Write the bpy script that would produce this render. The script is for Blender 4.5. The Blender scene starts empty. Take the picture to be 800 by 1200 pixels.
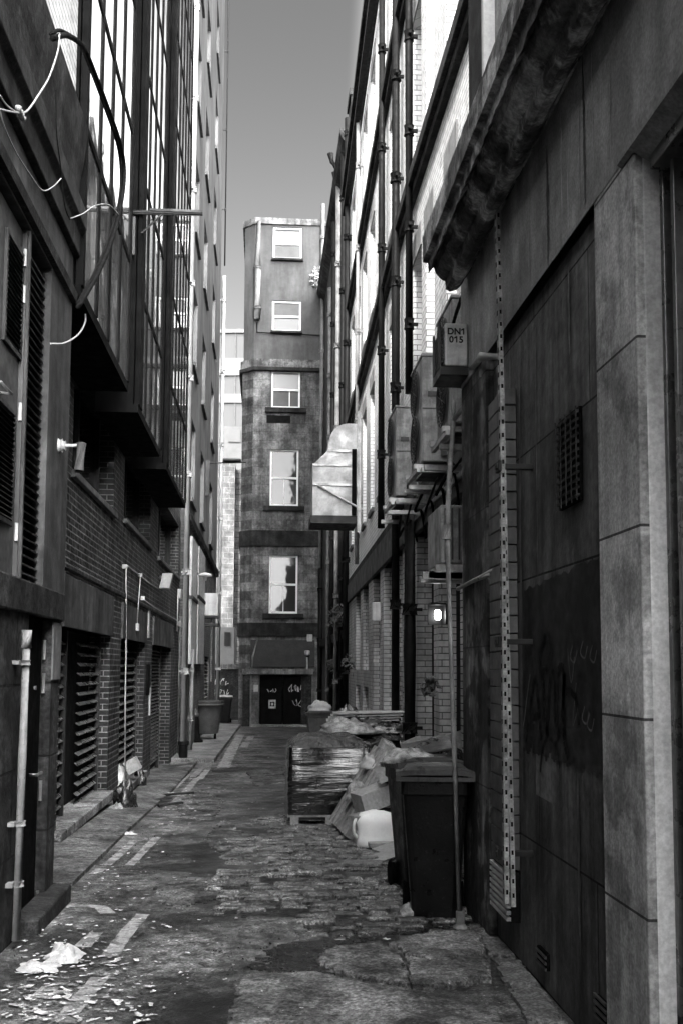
import bpy, math, random
from mathutils import Vector, Matrix, noise
R = math.radians
rnd = random.Random(7)
scene = bpy.context.scene
COL = scene.collection

# ------------------------------------------------------------------ camera model
F, CX, VY = 1200.0, 400.0, 782.0
TP = 0.083
PITCH = math.atan(TP); PY = VY - F*TP
ROLL = R(0.28)
YAW = math.atan(90.0/F*math.cos(PITCH))
E = 1.56
cam_d = bpy.data.cameras.new('camera'); cam = bpy.data.objects.new('camera', cam_d); COL.objects.link(cam)
cam.location = (0, 0, E)
rot = (Matrix.Rotation(-YAW, 3, 'Z') @ Matrix.Rotation(math.pi/2 + PITCH, 3, 'X') @ Matrix.Rotation(ROLL, 3, 'Z'))
cam.rotation_euler = rot.to_euler()
cam_d.sensor_fit = 'VERTICAL'; cam_d.sensor_height = 36; cam_d.lens = 36.0
cam_d.shift_y = (PY-600.0)/1200.0
cam_d.clip_start = 0.05; cam_d.clip_end = 3000
scene.camera = cam

def ray(px, py): return rot @ Vector(((px-CX)/F, -(py-PY)/F, -1.0))
def GX(X, px, py):                      # where the sight line meets a wall at X
    d = ray(px, py); t = X/d.x; return (d.y*t, E + d.z*t)
def GY(Y, px, py):
    d = ray(px, py); t = Y/d.y; return (d.x*t, E + d.z*t)
def GG(px, py, off=0.0):                # on the ground
    d = ray(px, py)
    lo, hi = 1.0, 200.0
    for _ in range(60):
        t = (lo+hi)/2
        if E+d.z*t > gb(d.y*t)+off: lo = t
        else: hi = t
    x, y = d.x*t, d.y*t
    return (x, y, gz(x, y)+off)
def P(px, py, Y):
    x, z = GY(Y, px, py); return Vector((x, Y, z))
def nz(x, y, z=0.0): return noise.noise(Vector((x, y, z)))
def gb(y):
    if y < 7: return -.02*y
    if y < 22: return -.14-.03*(y-7)
    return -.59-.0105*(min(y, 46)-22)
def gz(x, y):
    if y > 46: return gb(46)
    b = 0.0
    if 2.5 < y and abs(x) < 3.2:
        k = min(1, (y-2.5)*2)*min(1, (3.2-abs(x))*2)*min(1, (46-y)*.5)
        b = k*(0.014*nz(x*1.1, y*0.8, 3) + 0.004*nz(x*5, y*5, 9))
    return gb(y) + b

# ------------------------------------------------------------------ mesh helpers
ORG = {}
class MB:
    def __init__(s): s.v = []; s.f = []
    def add(s, vs, fs):
        n = len(s.v); s.v += [tuple(v) for v in vs]; s.f += [tuple(i+n for i in f) for f in fs]; return s
    def box(s, x0, x1, y0, y1, z0, z1):
        x0, x1 = min(x0, x1), max(x0, x1); y0, y1 = min(y0, y1), max(y0, y1); z0, z1 = min(z0, z1), max(z0, z1)
        return s.add([(x0,y0,z0),(x1,y0,z0),(x1,y1,z0),(x0,y1,z0),(x0,y0,z1),(x1,y0,z1),(x1,y1,z1),(x0,y1,z1)],
                     [(0,3,2,1),(4,5,6,7),(0,1,5,4),(1,2,6,5),(2,3,7,6),(3,0,4,7)])
    def obox(s, c, ax, ay, az):          # centre and three half axes
        c, ax, ay, az = map(Vector, (c, ax, ay, az))
        vs = [c+sx*ax+sy*ay+sz*az for sz in (-1,1) for sx, sy in ((-1,-1),(1,-1),(1,1),(-1,1))]
        return s.add(vs, [(0,3,2,1),(4,5,6,7),(0,1,5,4),(1,2,6,5),(2,3,7,6),(3,0,4,7)])
    def quad(s, a, b, c, d): return s.add([a,b,c,d], [(0,1,2,3)])
    def tube(s, pts, r, n=10, cap=True):
        pts = [Vector(p) for p in pts]
        rs = r if isinstance(r, (list, tuple)) else [r]*len(pts)
        base = len(s.v); up = None
        for i, p in enumerate(pts):
            t = ((pts[min(i+1, len(pts)-1)]-p).normalized() + (p-pts[max(i-1, 0)]).normalized())
            if t.length < 1e-6: t = Vector((0,0,1))
            t.normalize()
            if up is None:
                up = Vector((0,0,1)) if abs(t.z) < .9 else Vector((1,0,0))
            a = t.cross(up).normalized(); b = t.cross(a).normalized(); up = b.cross(t).normalized() if b.cross(t).length > 1e-6 else up
            up = t.cross(a).normalized() * -1 if False else up
            for k in range(n):
                w = 2*math.pi*k/n
                s.v.append(tuple(p + rs[i]*(math.cos(w)*a + math.sin(w)*b)))
        for i in range(len(pts)-1):
            for k in range(n):
                k2 = (k+1) % n
                s.f.append((base+i*n+k, base+i*n+k2, base+(i+1)*n+k2, base+(i+1)*n+k))
        if cap:
            s.f.append(tuple(base+k for k in reversed(range(n)))); s.f.append(tuple(base+(len(pts)-1)*n+k for k in range(n)))
        return s
    def cyl(s, p0, p1, r, n=12): return s.tube([p0, p1], r, n)
    def lathe(s, c, prof, n=20):         # prof: (r, z)
        b = len(s.v); c = Vector(c)
        for r, z in prof:
            for k in range(n):
                w = 2*math.pi*k/n; s.v.append((c.x+r*math.cos(w), c.y+r*math.sin(w), c.z+z))
        for i in range(len(prof)-1):
            for k in range(n):
                k2 = (k+1) % n; s.f.append((b+i*n+k, b+i*n+k2, b+(i+1)*n+k2, b+(i+1)*n+k))
        s.f.append(tuple(b+k for k in reversed(range(n)))); s.f.append(tuple(b+(len(prof)-1)*n+k for k in range(n)))
        return s
    def profile_y(s, prof, y0, y1):      # closed polygon in (x,z) swept along y
        n = len(prof); vs = [(x, y0, z) for x, z in prof]+[(x, y1, z) for x, z in prof]
        fs = [(i, (i+1) % n, n+(i+1) % n, n+i) for i in range(n)] + [tuple(reversed(range(n))), tuple(range(n, 2*n))]
        return s.add(vs, fs)
    def prism(s, poly, zt, zb):          # poly xy, top and bottom functions
        n = len(poly)
        vs = [(x, y, zb(x, y)) for x, y in poly]+[(x, y, zt(x, y)) for x, y in poly]
        return s.add(vs, [(i, (i+1) % n, n+(i+1) % n, n+i) for i in range(n)] + [tuple(reversed(range(n))), tuple(range(n, 2*n))])
    def wall(s, fr, u0, u1, z0, z1, holes=(), t=0.2, back=None):
        # fr(u, n, z) -> world ; n = outward distance from face
        us = sorted({u0, u1, *[h[0] for h in holes], *[h[1] for h in holes]})
        zs = sorted({z0, z1, *[h[2] for h in holes], *[h[3] for h in holes]})
        us = [u for u in us if u0-1e-6 <= u <= u1+1e-6]; zs = [z for z in zs if z0-1e-6 <= z <= z1+1e-6]
        def inh(u, z): return any(h[0] < u < h[1] and h[2] < z < h[3] for h in holes)
        for i in range(len(us)-1):
            for j in range(len(zs)-1):
                if inh((us[i]+us[i+1])/2, (zs[j]+zs[j+1])/2): continue
                s.quad(fr(us[i],0,zs[j]), fr(us[i+1],0,zs[j]), fr(us[i+1],0,zs[j+1]), fr(us[i],0,zs[j+1]))
        for a, b, c, d in holes:
            a, b, c, d = max(a,u0), min(b,u1), max(c,z0), min(d,z1)
            s.quad(fr(a,0,c), fr(a,0,d), fr(a,-t,d), fr(a,-t,c)); s.quad(fr(b,0,c), fr(b,-t,c), fr(b,-t,d), fr(b,0,d))
            s.quad(fr(a,0,d), fr(b,0,d), fr(b,-t,d), fr(a,-t,d)); s.quad(fr(a,0,c), fr(a,-t,c), fr(b,-t,c), fr(b,0,c))
        bk = back if back else t+.15
        s.quad(fr(u0,0,z1), fr(u1,0,z1), fr(u1,-bk,z1), fr(u0,-bk,z1)); s.quad(fr(u0,-bk,z0), fr(u0,0,z0), fr(u0,0,z1), fr(u0,-bk,z1))
        s.quad(fr(u1,-bk,z0), fr(u1,-bk,z1), fr(u1,0,z1), fr(u1,0,z0)); s.quad(fr(u0,-bk,z0), fr(u0,-bk,z1), fr(u1,-bk,z1), fr(u1,-bk,z0))
        return s
    def fbox(s, fr, u0, u1, n0, n1, z0, z1):
        c = [Vector(fr(u, n, z)) for z in (z0, z1) for u, n in ((u0,n0),(u1,n0),(u1,n1),(u0,n1))]
        return s.add(c, [(0,3,2,1),(4,5,6,7),(0,1,5,4),(1,2,6,5),(2,3,7,6),(3,0,4,7)])
    def build(s, name, m, parent=None, org=None, smooth=False, bevel=0, fix=True):
        o0 = ORG.get(parent.name) if parent else (Vector(org) if org is not None else Vector((0,0,0)))
        me = bpy.data.meshes.new(name)
        me.from_pydata([tuple(Vector(v)-o0) for v in s.v], [], s.f); me.validate(); 
        if fix:
            import bmesh
            bm = bmesh.new(); bm.from_mesh(me)
            if smooth or bevel: bmesh.ops.remove_doubles(bm, verts=bm.verts, dist=1e-5)
            bmesh.ops.recalc_face_normals(bm, faces=bm.faces); bm.to_mesh(me); bm.free()
        me.materials.append(m)
        if smooth:
            for p in me.polygons: p.use_smooth = True
        o = bpy.data.objects.new(name, me); COL.objects.link(o)
        if parent: o.parent = parent
        else: o.location = o0
        ORG[o.name] = o0
        if bevel:
            b = o.modifiers.new('b', 'BEVEL'); b.width = bevel; b.segments = 2; b.limit_method = 'ANGLE'; b.angle_limit = R(40)
        return o
def tag(o, label=None, cat=None, group=None, kind=None):
    if label: o['label'] = label
    if cat: o['category'] = cat
    if group: o['group'] = group
    if kind: o['kind'] = kind
    return o
def thing(name, label, cat, loc, group=None, rz=0):
    o = bpy.data.objects.new(name, None); COL.objects.link(o); o.location = loc; o.rotation_euler.z = rz
    o.empty_display_size = .2
    ORG[o.name] = Vector(loc)
    return tag(o, label, cat, group)
def copy_tree(o, loc=None, rz=None, label=None):
    def rec(q, par):
        c = q.copy(); COL.objects.link(c); c.parent = par
        for ch in list(q.children): rec(ch, c)
        return c
    c = rec(o, None)
    if loc is not None: c.location = loc
    if rz is not None: c.rotation_euler.z = rz
    if label: c['label'] = label
    return c

# ------------------------------------------------------------------ materials (all greys: a black and white place)
def mat(name, v, rough=.8, var=.35, scale=2.5, streak=0.0, sscale=6.0, bump=.0, bscale=40, metal=0.0, brick=None, spots=0.0,
        blotch=0.0, blotch_v=.5, blscale=.7, spec=.18, coat=0.0, joints=None, wrinkle=0.0, micro=.0, fine=.45):
    m = bpy.data.materials.new(name); m.use_nodes = True; nt = m.node_tree; N = nt.nodes; L = nt.links
    bs = N['Principled BSDF']
    tc = N.new('ShaderNodeTexCoord')
    def noi(sc, det=5, vec=None, ro=.6, mul=None):
        n = N.new('ShaderNodeTexNoise'); n.inputs['Scale'].default_value = sc; n.inputs['Detail'].default_value = det
        n.inputs['Roughness'].default_value = ro
        if mul:
            mp = N.new('ShaderNodeMapping'); mp.inputs['Scale'].default_value = mul; mp.inputs['Rotation'].default_value = (.05, .04, 0); L.new(tc.outputs['Object'], mp.inputs['Vector']); L.new(mp.outputs[0], n.inputs['Vector'])
        else: L.new(vec or tc.outputs['Object'], n.inputs['Vector'])
        return n.outputs['Fac']
    def mr(s_, a, b, c, d, smooth=False):
        n = N.new('ShaderNodeMapRange'); n.inputs[1].default_value = a; n.inputs[2].default_value = b; n.inputs[3].default_value = c; n.inputs[4].default_value = d
        if smooth: n.interpolation_type = 'SMOOTHSTEP'
        L.new(s_, n.inputs[0]); return n.outputs[0]
    def mul(a, b):
        n = N.new('ShaderNodeMath'); n.operation = 'MULTIPLY'
        for i, q in enumerate((a, b)):
            if isinstance(q, (int, float)): n.inputs[i].default_value = q
            else: L.new(q, n.inputs[i])
        return n.outputs[0]
    val = mr(noi(scale), .3, .7, 1-var, 1+var)
    val = mul(val, mr(noi(scale*9, 7, ro=.72), .35, .65, 1-var*fine, 1+var*fine))
    if micro: val = mul(val, mr(noi(58, 3), .38, .62, 1-micro, 1+micro))
    if v < .5:
        pw = N.new('ShaderNodeMath'); pw.operation = 'POWER'; L.new(val, pw.inputs[0]); pw.inputs[1].default_value = 1.7; val = pw.outputs[0]
    hgt = None
    if brick or joints:
        bw, bh, ms, mv = brick or joints
        sp = N.new('ShaderNodeSeparateXYZ'); L.new(tc.outputs['Object'], sp.inputs[0])
        ad = N.new('ShaderNodeMath'); L.new(sp.outputs[0], ad.inputs[0]); L.new(sp.outputs[1], ad.inputs[1])
        cb = N.new('ShaderNodeCombineXYZ'); L.new(ad.outputs[0], cb.inputs[0]); L.new(sp.outputs[2], cb.inputs[1])
        b = N.new('ShaderNodeTexBrick'); L.new(cb.outputs[0], b.inputs['Vector'])
        b.inputs['Scale'].default_value = 1; b.inputs['Brick Width'].default_value = bw; b.inputs['Row Height'].default_value = bh
        b.inputs['Mortar Size'].default_value = ms; b.inputs['Mortar Smooth'].default_value = .15
        lo, hi = (.62, 1.38) if brick and v < .4 else (.88, 1.1)
        b.inputs['Color1'].default_value = (lo,)*3+(1,); b.inputs['Color2'].default_value = (hi,)*3+(1,); b.inputs['Mortar'].default_value = (mv/v,)*3+(1,)
        val = mul(val, b.outputs['Color']); hgt = b.outputs['Fac']
    if streak:
        val = mul(val, mr(noi(1.0, 4, mul=(sscale, sscale, .35)), .38, .62, 1-streak, 1+streak*.5))
    if blotch:
        k = mr(noi(blscale, 6, ro=.65), .47, .56, 0, blotch, True)
        mx = N.new('ShaderNodeMix'); mx.data_type = 'FLOAT'; L.new(k, mx.inputs[0]); L.new(val, mx.inputs[2]); L.new(mul(val, blotch_v), mx.inputs[3]); val = mx.outputs[0]
    if spots:
        k = mr(noi(45, 2), .66, .72, 0, 1)
        mx = N.new('ShaderNodeMix'); mx.data_type = 'FLOAT'; L.new(k, mx.inputs[0]); L.new(val, mx.inputs[2]); L.new(mul(val, 1+spots), mx.inputs[3]); val = mx.outputs[0]
    L.new(mul(val, v), bs.inputs['Base Color'])
    L.new(mr(noi(scale*2.3, 6), .35, .65, max(.02, rough-.16), min(1, rough+.12)), bs.inputs['Roughness'])
    bs.inputs['Metallic'].default_value = metal; bs.inputs['Specular IOR Level'].default_value = spec
    bs.inputs['Coat Weight'].default_value = coat
    last = None
    if hgt is not None:
        bp = N.new('ShaderNodeBump'); bp.invert = True; bp.inputs['Strength'].default_value = .7; bp.inputs['Distance'].default_value = .008
        L.new(hgt, bp.inputs['Height']); last = bp
    if bump:
        bp = N.new('ShaderNodeBump'); bp.inputs['Strength'].default_value = min(1, bump); bp.inputs['Distance'].default_value = .01*max(1, bump)
        L.new(noi(bscale, 6), bp.inputs['Height'])
        if last: L.new(last.outputs[0], bp.inputs['Normal'])
        last = bp
    if wrinkle:
        bp = N.new('ShaderNodeBump'); bp.inputs['Strength'].default_value = 1; bp.inputs['Distance'].default_value = wrinkle
        L.new(noi(1.0, 5, mul=(1.6, 1.6, 20), ro=.6), bp.inputs['Height'])
        if last: L.new(last.outputs[0], bp.inputs['Normal'])
        last = bp
    if last: L.new(last.outputs[0], bs.inputs['Normal']); L.new(last.outputs[0], bs.inputs['Coat Normal'])
    return m
def emis(name, v, st):
    m = bpy.data.materials.new(name); m.use_nodes = True; b = m.node_tree.nodes['Principled BSDF']
    b.inputs['Base Color'].default_value = (v,v,v,1); b.inputs['Emission Color'].default_value = (1,1,1,1); b.inputs['Emission Strength'].default_value = st
    return m
M = {}
M['asphalt'] = mat('asphalt', micro=.28, fine=.85, v=.066, rough=.6, var=.7, scale=1.1, bump=1.6, bscale=55, spots=2.5, blotch=.9, blotch_v=.5, blscale=1.3, spec=.35)
M['concrete'] = mat('concrete', micro=.28, fine=.85, v=.15, rough=.8, var=.45, scale=2.2, bump=1.8, bscale=22, blotch=.9, blotch_v=.4, blscale=3, spots=.8)
M['pave'] = mat('pavement_stone', micro=.28, fine=.85, v=.15, rough=.75, var=.3, scale=1.2, bump=.6, bscale=30, blotch=.7, blotch_v=.6, blscale=1.5)
M['sett'] = mat('sett_stone', micro=.35, fine=1.1, v=.085, rough=.36, var=.9, scale=7, bump=1, bscale=35, blotch=.8, blotch_v=.35, blscale=3.5, spec=.5)
M['paint'] = mat('worn_line_paint', .3, .7, .4, 6, bump=.6, blotch=1, blotch_v=.3, blscale=6)
M['soot'] = mat('sooty_stone', micro=.28, fine=.85, v=.022, rough=.75, var=.5, scale=1.3, streak=.4, bump=.8, bscale=18, blotch=.8, blotch_v=.4, blscale=1.5)
M['soot_joint'] = mat('sooty_ashlar', .036, .75, .6, 2.5, fine=.9, streak=.45, bump=.8, bscale=14, joints=(.95, .52, .008, .008), blotch=.7, blotch_v=.5)
M['render_l'] = mat('grimy_render', .055, .8, .35, 1.2, streak=.4, sscale=5, bump=.35, bscale=30, blotch=.7, blotch_v=.5, blscale=1.1)
M['render_d'] = mat('grimy_dark_render', .04, .8, .4, 1.2, streak=.5, sscale=7, bump=.35, bscale=30)
M['pilaster'] = mat('pale_pilaster_stone', .21, .75, .2, 1.5, streak=.25, sscale=9, bump=.3, bscale=35)
M['render_r'] = mat('grey_render', .27, .8, .3, .8, micro=.1, fine=.4, streak=.3, sscale=3, bump=.3, bscale=50, blotch=.5, blotch_v=.7, blscale=1.2)
M['recess'] = mat('dark_streaked_stone', .078, .7, .4, 1.5, streak=.5, sscale=7, bump=.4, bscale=25, joints=(1.9, .72, .006, .006))
M['cornice'] = mat('peeling_cornice', .07, .75, .6, 4, bump=2.5, bscale=8, blotch=1, blotch_v=4.5, blscale=2.6)
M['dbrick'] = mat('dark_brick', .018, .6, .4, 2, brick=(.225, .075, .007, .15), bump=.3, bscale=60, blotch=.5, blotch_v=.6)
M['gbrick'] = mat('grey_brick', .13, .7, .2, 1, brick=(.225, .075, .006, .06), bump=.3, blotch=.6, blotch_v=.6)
M['tile'] = mat('white_glazed_brick', .68, .4, .06, 1.5, brick=(.225, .075, .006, .16), streak=.1, bump=.05)
M['ltile'] = mat('soiled_glazed_brick', .42, .4, .2, 1.5, brick=(.225, .075, .006, .07), streak=.15, bump=.15, blotch=.5, blotch_v=.6, blscale=1.2)
M['cstone'] = mat('pale_cement_render', .14, .8, .15, .6, streak=.25, sscale=3, bump=.2, blotch=.5, blotch_v=.6, blscale=.35)
M['cstone2'] = mat('dark_cement_render', .07, .8, .25, .8, streak=.3, sscale=3, bump=.2, blotch=.6, blotch_v=.6, blscale=.5)
M['endtop'] = mat('smooth_cement_render', .07, .8, .15, .7, streak=.3, sscale=2.2, bump=.15)
M['endstone'] = mat('stained_ashlar', .12, .8, .4, 1.3, fine=.6, micro=.1, streak=.45, sscale=3.5, joints=(.7, .36, .008, .06), bump=.5, bscale=10, blotch=.6, blotch_v=.4, blscale=1.1)
M['band'] = mat('weathered_band', .14, .8, .4, 2, streak=.4, bump=.3, blotch=.8, blotch_v=.3, blscale=1.2)
M['darkband'] = mat('black_stained_band', .018, .8, .5, 2, streak=.4, bump=.4)
M['black'] = mat('black_paint', .004, .8, .3, 3, streak=.2, spec=.04)
M['blackmat'] = mat('unlit_interior', .002, .9, .2, 3)
M['dmetal'] = mat('dark_painted_metal', .012, .5, .3, 4, streak=.3, spec=.3)
M['gmetal'] = mat('grey_painted_metal', .05, .5, .2, 3, streak=.35)
M['pgmetal'] = mat('pale_grey_metal', .42, .45, .15, 4, streak=.25, blotch=.4, blotch_v=.7, blscale=4)
M['acmetal'] = mat('ac_casing', .22, .45, .2, 4, streak=.4, blotch=.6, blotch_v=.5, blscale=5)
M['white'] = mat('white_plastic', .34, .4, .12, 3, streak=.2)
M['wpipe'] = mat('weathered_white_pipe', .2, .5, .2, 3, streak=.25, spots=-.6)
M['frame'] = mat('white_window_frame', .75, .5, .08, 5)
M['bpipe'] = mat('black_iron_pipe', .007, .6, .3, 6, spec=.1)
M['gpipe'] = mat('grey_iron_pipe', .14, .5, .3, 3, streak=.3)
M['galv'] = mat('galvanised_steel', .34, .45, .25, 3, metal=.8, streak=.25, bump=.1, bscale=8)
M['rail'] = mat('grimy_zinc_rail', .32, .55, .35, 8, streak=.3, blotch=.6, blotch_v=.4, blscale=5)
M['duct'] = mat('sheet_metal_duct', .3, .5, .2, 2, metal=.7, bump=.15, bscale=3, blotch=.4, blotch_v=.7)
M['ventblk'] = mat('rusty_grille', .02, .7, .5, 12, bump=.5)
M['shutter'] = mat('steel_shutter_slats', .13, .35, .35, 3, metal=.3, streak=.4)
M['cable'] = mat('black_cable', .006, .8, .2, 5, spec=.05)
M['wcable'] = mat('white_cable', .32, .5, .1, 5)
M['bin'] = mat('bin_plastic', .006, .42, .35, 5, spots=2.5, bump=.25, bscale=60)
M['bin2'] = mat('grey_bin_plastic', .07, .42, .2, 5, spots=1)
M['lid'] = mat('bin_lid_plastic', .035, .38, .3, 5, bump=.15)
M['bag'] = mat('black_bin_bag', .012, .22, .3, 5, bump=1.5, bscale=14, spec=.8)
M['wrap'] = mat('black_stretch_film', .003, .2, .3, 5, wrinkle=.012, spec=.4, coat=.8, micro=0)
M['wrap'].node_tree.nodes['Principled BSDF'].inputs['Coat Roughness'].default_value = .06
M['wrap'].node_tree.nodes['Principled BSDF'].inputs['Coat IOR'].default_value = 1.8
M['wraptop'] = mat('clear_stretch_film', .02, .22, .6, 5, bump=2, bscale=14, spec=.8, blotch=.9, blotch_v=.2, blscale=4)
M['wood'] = mat('pallet_wood', .24, .75, .35, 3, bump=.5, bscale=30, blotch=.5, blotch_v=.6, blscale=6)
M['card'] = mat('wet_cardboard', .3, .7, .2, 4, bump=.2, blotch=.5, blotch_v=.6, blscale=6)
M['jerry'] = mat('translucent_plastic', .78, .35, .08, 4)
M['jerry'].node_tree.nodes['Principled BSDF'].inputs['Subsurface Weight'].default_value = .0
M['paper'] = mat('litter_paper', .36, .7, .12, 10)
M['leaf'] = mat('fallen_leaf', .34, .7, .8, 12)
M['trash'] = mat('pale_plastic_rubbish', .22, .4, .5, 12, bump=1, bscale=20)
M['lamp'] = emis('lamp_glow', .9, 4)
M['graf_k'] = mat('black_spray', .002, .6, .2, 8)
M['graf_w'] = mat('white_spray', .4, .7, .3, 12)
M['graf_g'] = mat('faded_spray', .13, .7, .3, 12)
M['officew'] = mat('office_cladding', .09, .5, .05, 1)
M['text'] = mat('black_lettering', .01, .6, .1, 5)
M['rubble'] = mat('pale_rubble_masonry', .13, .85, .3, 1.3, joints=(.55, .3, .02, .2), bump=.6, bscale=6, blotch=.6, blotch_v=.5, blscale=1.6)
M['rubbled'] = mat('dark_rubble_masonry', .12, .85, .4, 1.3, joints=(.55, .3, .02, .05), bump=.6, bscale=6, blotch=.6, blotch_v=.5, blscale=1.6)
M['copple'] = mat('stone_sill', .1, .8, .3, 4, bump=.3)
M['plant'] = mat('weed_leaf', .06, .6, .4, 6)
def glassmat(name, v, rough=.04, spec=1.0, metal=.0, wob=.0):
    m = bpy.data.materials.new(name); m.use_nodes = True; nt = m.node_tree; b = nt.nodes['Principled BSDF']
    b.inputs['Base Color'].default_value = (v,v,v,1); b.inputs['Roughness'].default_value = rough; b.inputs['Metallic'].default_value = metal
    b.inputs['IOR'].default_value = 1.5 if metal else 1.3; b.inputs['Specular IOR Level'].default_value = spec
    if wob:
        tc = nt.nodes.new('ShaderNodeTexCoord'); n = nt.nodes.new('ShaderNodeTexNoise'); n.inputs['Scale'].default_value = 1.3; n.inputs['Detail'].default_value = 2
        bp = nt.nodes.new('ShaderNodeBump'); bp.inputs['Strength'].default_value = .5; bp.inputs['Distance'].default_value = wob
        nt.links.new(tc.outputs['Object'], n.inputs['Vector']); nt.links.new(n.outputs['Fac'], bp.inputs['Height']); nt.links.new(bp.outputs[0], b.inputs['Normal'])
    return m
M['bayglass'] = glassmat('coated_bay_glass', .8, .03, 1.0, .92, .008)
M['glass'] = glassmat('window_glass', .02, .04, 1.0, 0, .01)
M['shopglass'] = glassmat('shop_glass', .01, .12, .25, 0)
M['litglass'] = glassmat('window_glass_blind', .09, .15, 1.0, 0)
M['officeg'] = glassmat('office_glass', .035, .3, .5, 0)

M['cabin'] = mat('cabin_panel', .09, .6, .1, 2)
# ================================================================== GROUND
def road():
    mb = MB()
    ys = [2.5]; 
    while ys[-1] < 46: ys.append(min(46, ys[-1] + max(.05, .006*ys[-1]**1.25)))
    xs = [-3.2+i*.064 for i in range(101)]
    for y in ys:
        for x in xs: mb.v.append((x, y, gz(x, y)))
    n = len(xs)
    for j in range(len(ys)-1):
        for i in range(n-1): mb.f.append((j*n+i, j*n+i+1, (j+1)*n+i+1, (j+1)*n+i))
    def q(x0, x1, y0, y1): mb.quad((x0,y0,gz(x0,y0)), (x1,y0,gz(x1,y0)), (x1,y1,gz(x1,y1)), (x0,y1,gz(x0,y1)))
    z = gb
    def q(x0, x1, y0, y1): mb.quad((x0,y0,z(y0)), (x1,y0,z(y0)), (x1,y1,z(y1)), (x0,y1,z(y1)))
    q(-400, 400, -60, 2.5); q(-400, -3.2, 2.5, 46); q(3.2, 400, 2.5, 46); q(-400, 400, 46, 1500)
    o = mb.build('road', M['asphalt'], smooth=True, fix=False); tag(o, kind='structure')
road()
def sheet(poly_px, h, name, m, sub=True):
    poly = [GG(*p)[:2] for p in poly_px]
    mb = MB().prism(poly, lambda x, y: gz(x, y)+h, lambda x, y: gz(x, y)-.04)
    return mb
# line markings as strips that follow the ground
def strip(mb, pts, w, h=.006):
    pts = [Vector(GG(*p)[:2]) for p in pts]
    fine = []
    for a, b in zip(pts, pts[1:]):
        n = max(1, int((b-a).length/.06))
        fine += [a.lerp(b, i/n) for i in range(n)]
    fine.append(pts[-1])
    L_, R_ = [], []
    for i, p in enumerate(fine):
        t = (fine[min(i+1, len(fine)-1)]-fine[max(i-1, 0)]).normalized(); nn = Vector((t.y, -t.x))
        ww = w*(1+.25*nz(p.x*9, p.y*9, 5))
        a = p-nn*ww/2; b = p+nn*ww/2
        for q, lst in ((a, L_), (b, R_)): lst.append((q.x, q.y, gz(q.x, q.y)+h))
    for i in range(len(fine)-1):
        if nz(fine[i].x*2.3, fine[i].y*2.3, 11) < -.33: continue
        mb.quad(L_[i], R_[i], R_[i+1], L_[i+1])
mk = MB()
strip(mk, [(80,1063),(118,1064),(127,1072),(116,1092),(96,1112)], .1)
strip(mk, [(168,1072),(152,1090),(128,1122)], .1)
strip(mk, [(118,1146),(98,1168),(74,1200)], .1); strip(mk, [(60,1158),(20,1195)], .1)
strip(mk, [(160,984),(132,1008),(110,1026)], .09); strip(mk, [(184,982),(168,998),(150,1016)], .09)
strip(mk, [(232,912),(212,934),(196,948)], .12); strip(mk, [(221,908),(205,924)], .1)
strip(mk, [(236,900),(226,911)], .12); strip(mk, [(244,901),(234,914)], .12)
strip(mk, [(282,861),(273,877),(262,900)], .26)
strip(mk, [(294,863),(291,868)], .22); strip(mk, [(289,870),(285,877)], .22)
tag(mk.build('lane_markings', M['paint'], fix=False), kind='structure')
# pavement on the left with kerb
pv = MB()
p = [GG(205,893), GG(251,894), GG(279,858), GG(240,858)]
poly = [(-2.2, p[0][1]), (p[1][0], p[1][1]), (p[2][0], 41.0), (-2.2, 41.0)]
pv.prism(poly, lambda x, y: gb(y)+.09, lambda x, y: gb(y)-.12)
tag(pv.build('pavement', M['pave'], bevel=.012), kind='structure')
# concrete apron in front of the garages
ap = MB()
pts = [(128,962),(72,1030),(70,1060)]
poly = [(-2.2, GG(190,905)[1]), GG(196,905)[:2], GG(232,893)[:2], GG(205,925)[:2], GG(150,975)[:2], GG(85,1040)[:2], (-2.2, GG(70,1050)[1])]
ap.prism([tuple(q) for q in poly], lambda x, y: gz(x, y)+.018+.06*max(0, -1.2-x), lambda x, y: gz(x, y)-.05)
tag(ap.build('concrete_apron', mat('dark_apron_concrete', micro=.28, fine=.9, v=.08, rough=.8, var=.55, scale=1.5, bump=.7, blotch=.7, blotch_v=.6), ), kind='structure')
# setts
def setts():
    mb = MB(); y = 6.6
    while y < 13.2:
        dy = rnd.uniform(.085, .125)
        x0 = -.42 + .25*nz(y*.9, 1, 4) + (.35 if y > 11 else 0) + (.2 if y < 7.1 else 0)
        x = x0 + rnd.uniform(0, .12)
        while x < 1.75:
            dx = rnd.uniform(.15, .3)
            if not (nz(x*2, y*2, 20) > .42) and not (y < 7.2 and x < .2):
                h = .018+rnd.uniform(-.018, .022)+.012*nz(x*2, y*2, 8); z = gz(x+dx/2, y+dy/2)
                tx, ty = rnd.uniform(-.006, .006), rnd.uniform(-.006, .006); g = .013; i_ = .018
                a, b, c, d = x+g, x+dx-g, y+g*.8, y+dy-g*.8
                vs = [(a,c,z-.03),(b,c,z-.03),(b,d,z-.03),(a,d,z-.03),
                      (a,c,z+h-.012),(b,c,z+h-.012),(b,d,z+h-.012),(a,d,z+h-.012),
                      (a+i_,c+i_,z+h+tx),(b-i_,c+i_,z+h-tx+ty),(b-i_,d-i_,z+h-ty),(a+i_,d-i_,z+h+ty)]
                mb.add(vs, [(0,1,5,4),(1,2,6,5),(2,3,7,6),(3,0,4,7),(4,5,9,8),(5,6,10,9),(6,7,11,10),(7,4,8,11),(8,9,10,11)])
            x += dx
        y += dy
    o = mb.build('cobblestones', M['sett'], smooth=False); tag(o, kind='structure')
setts()
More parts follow.
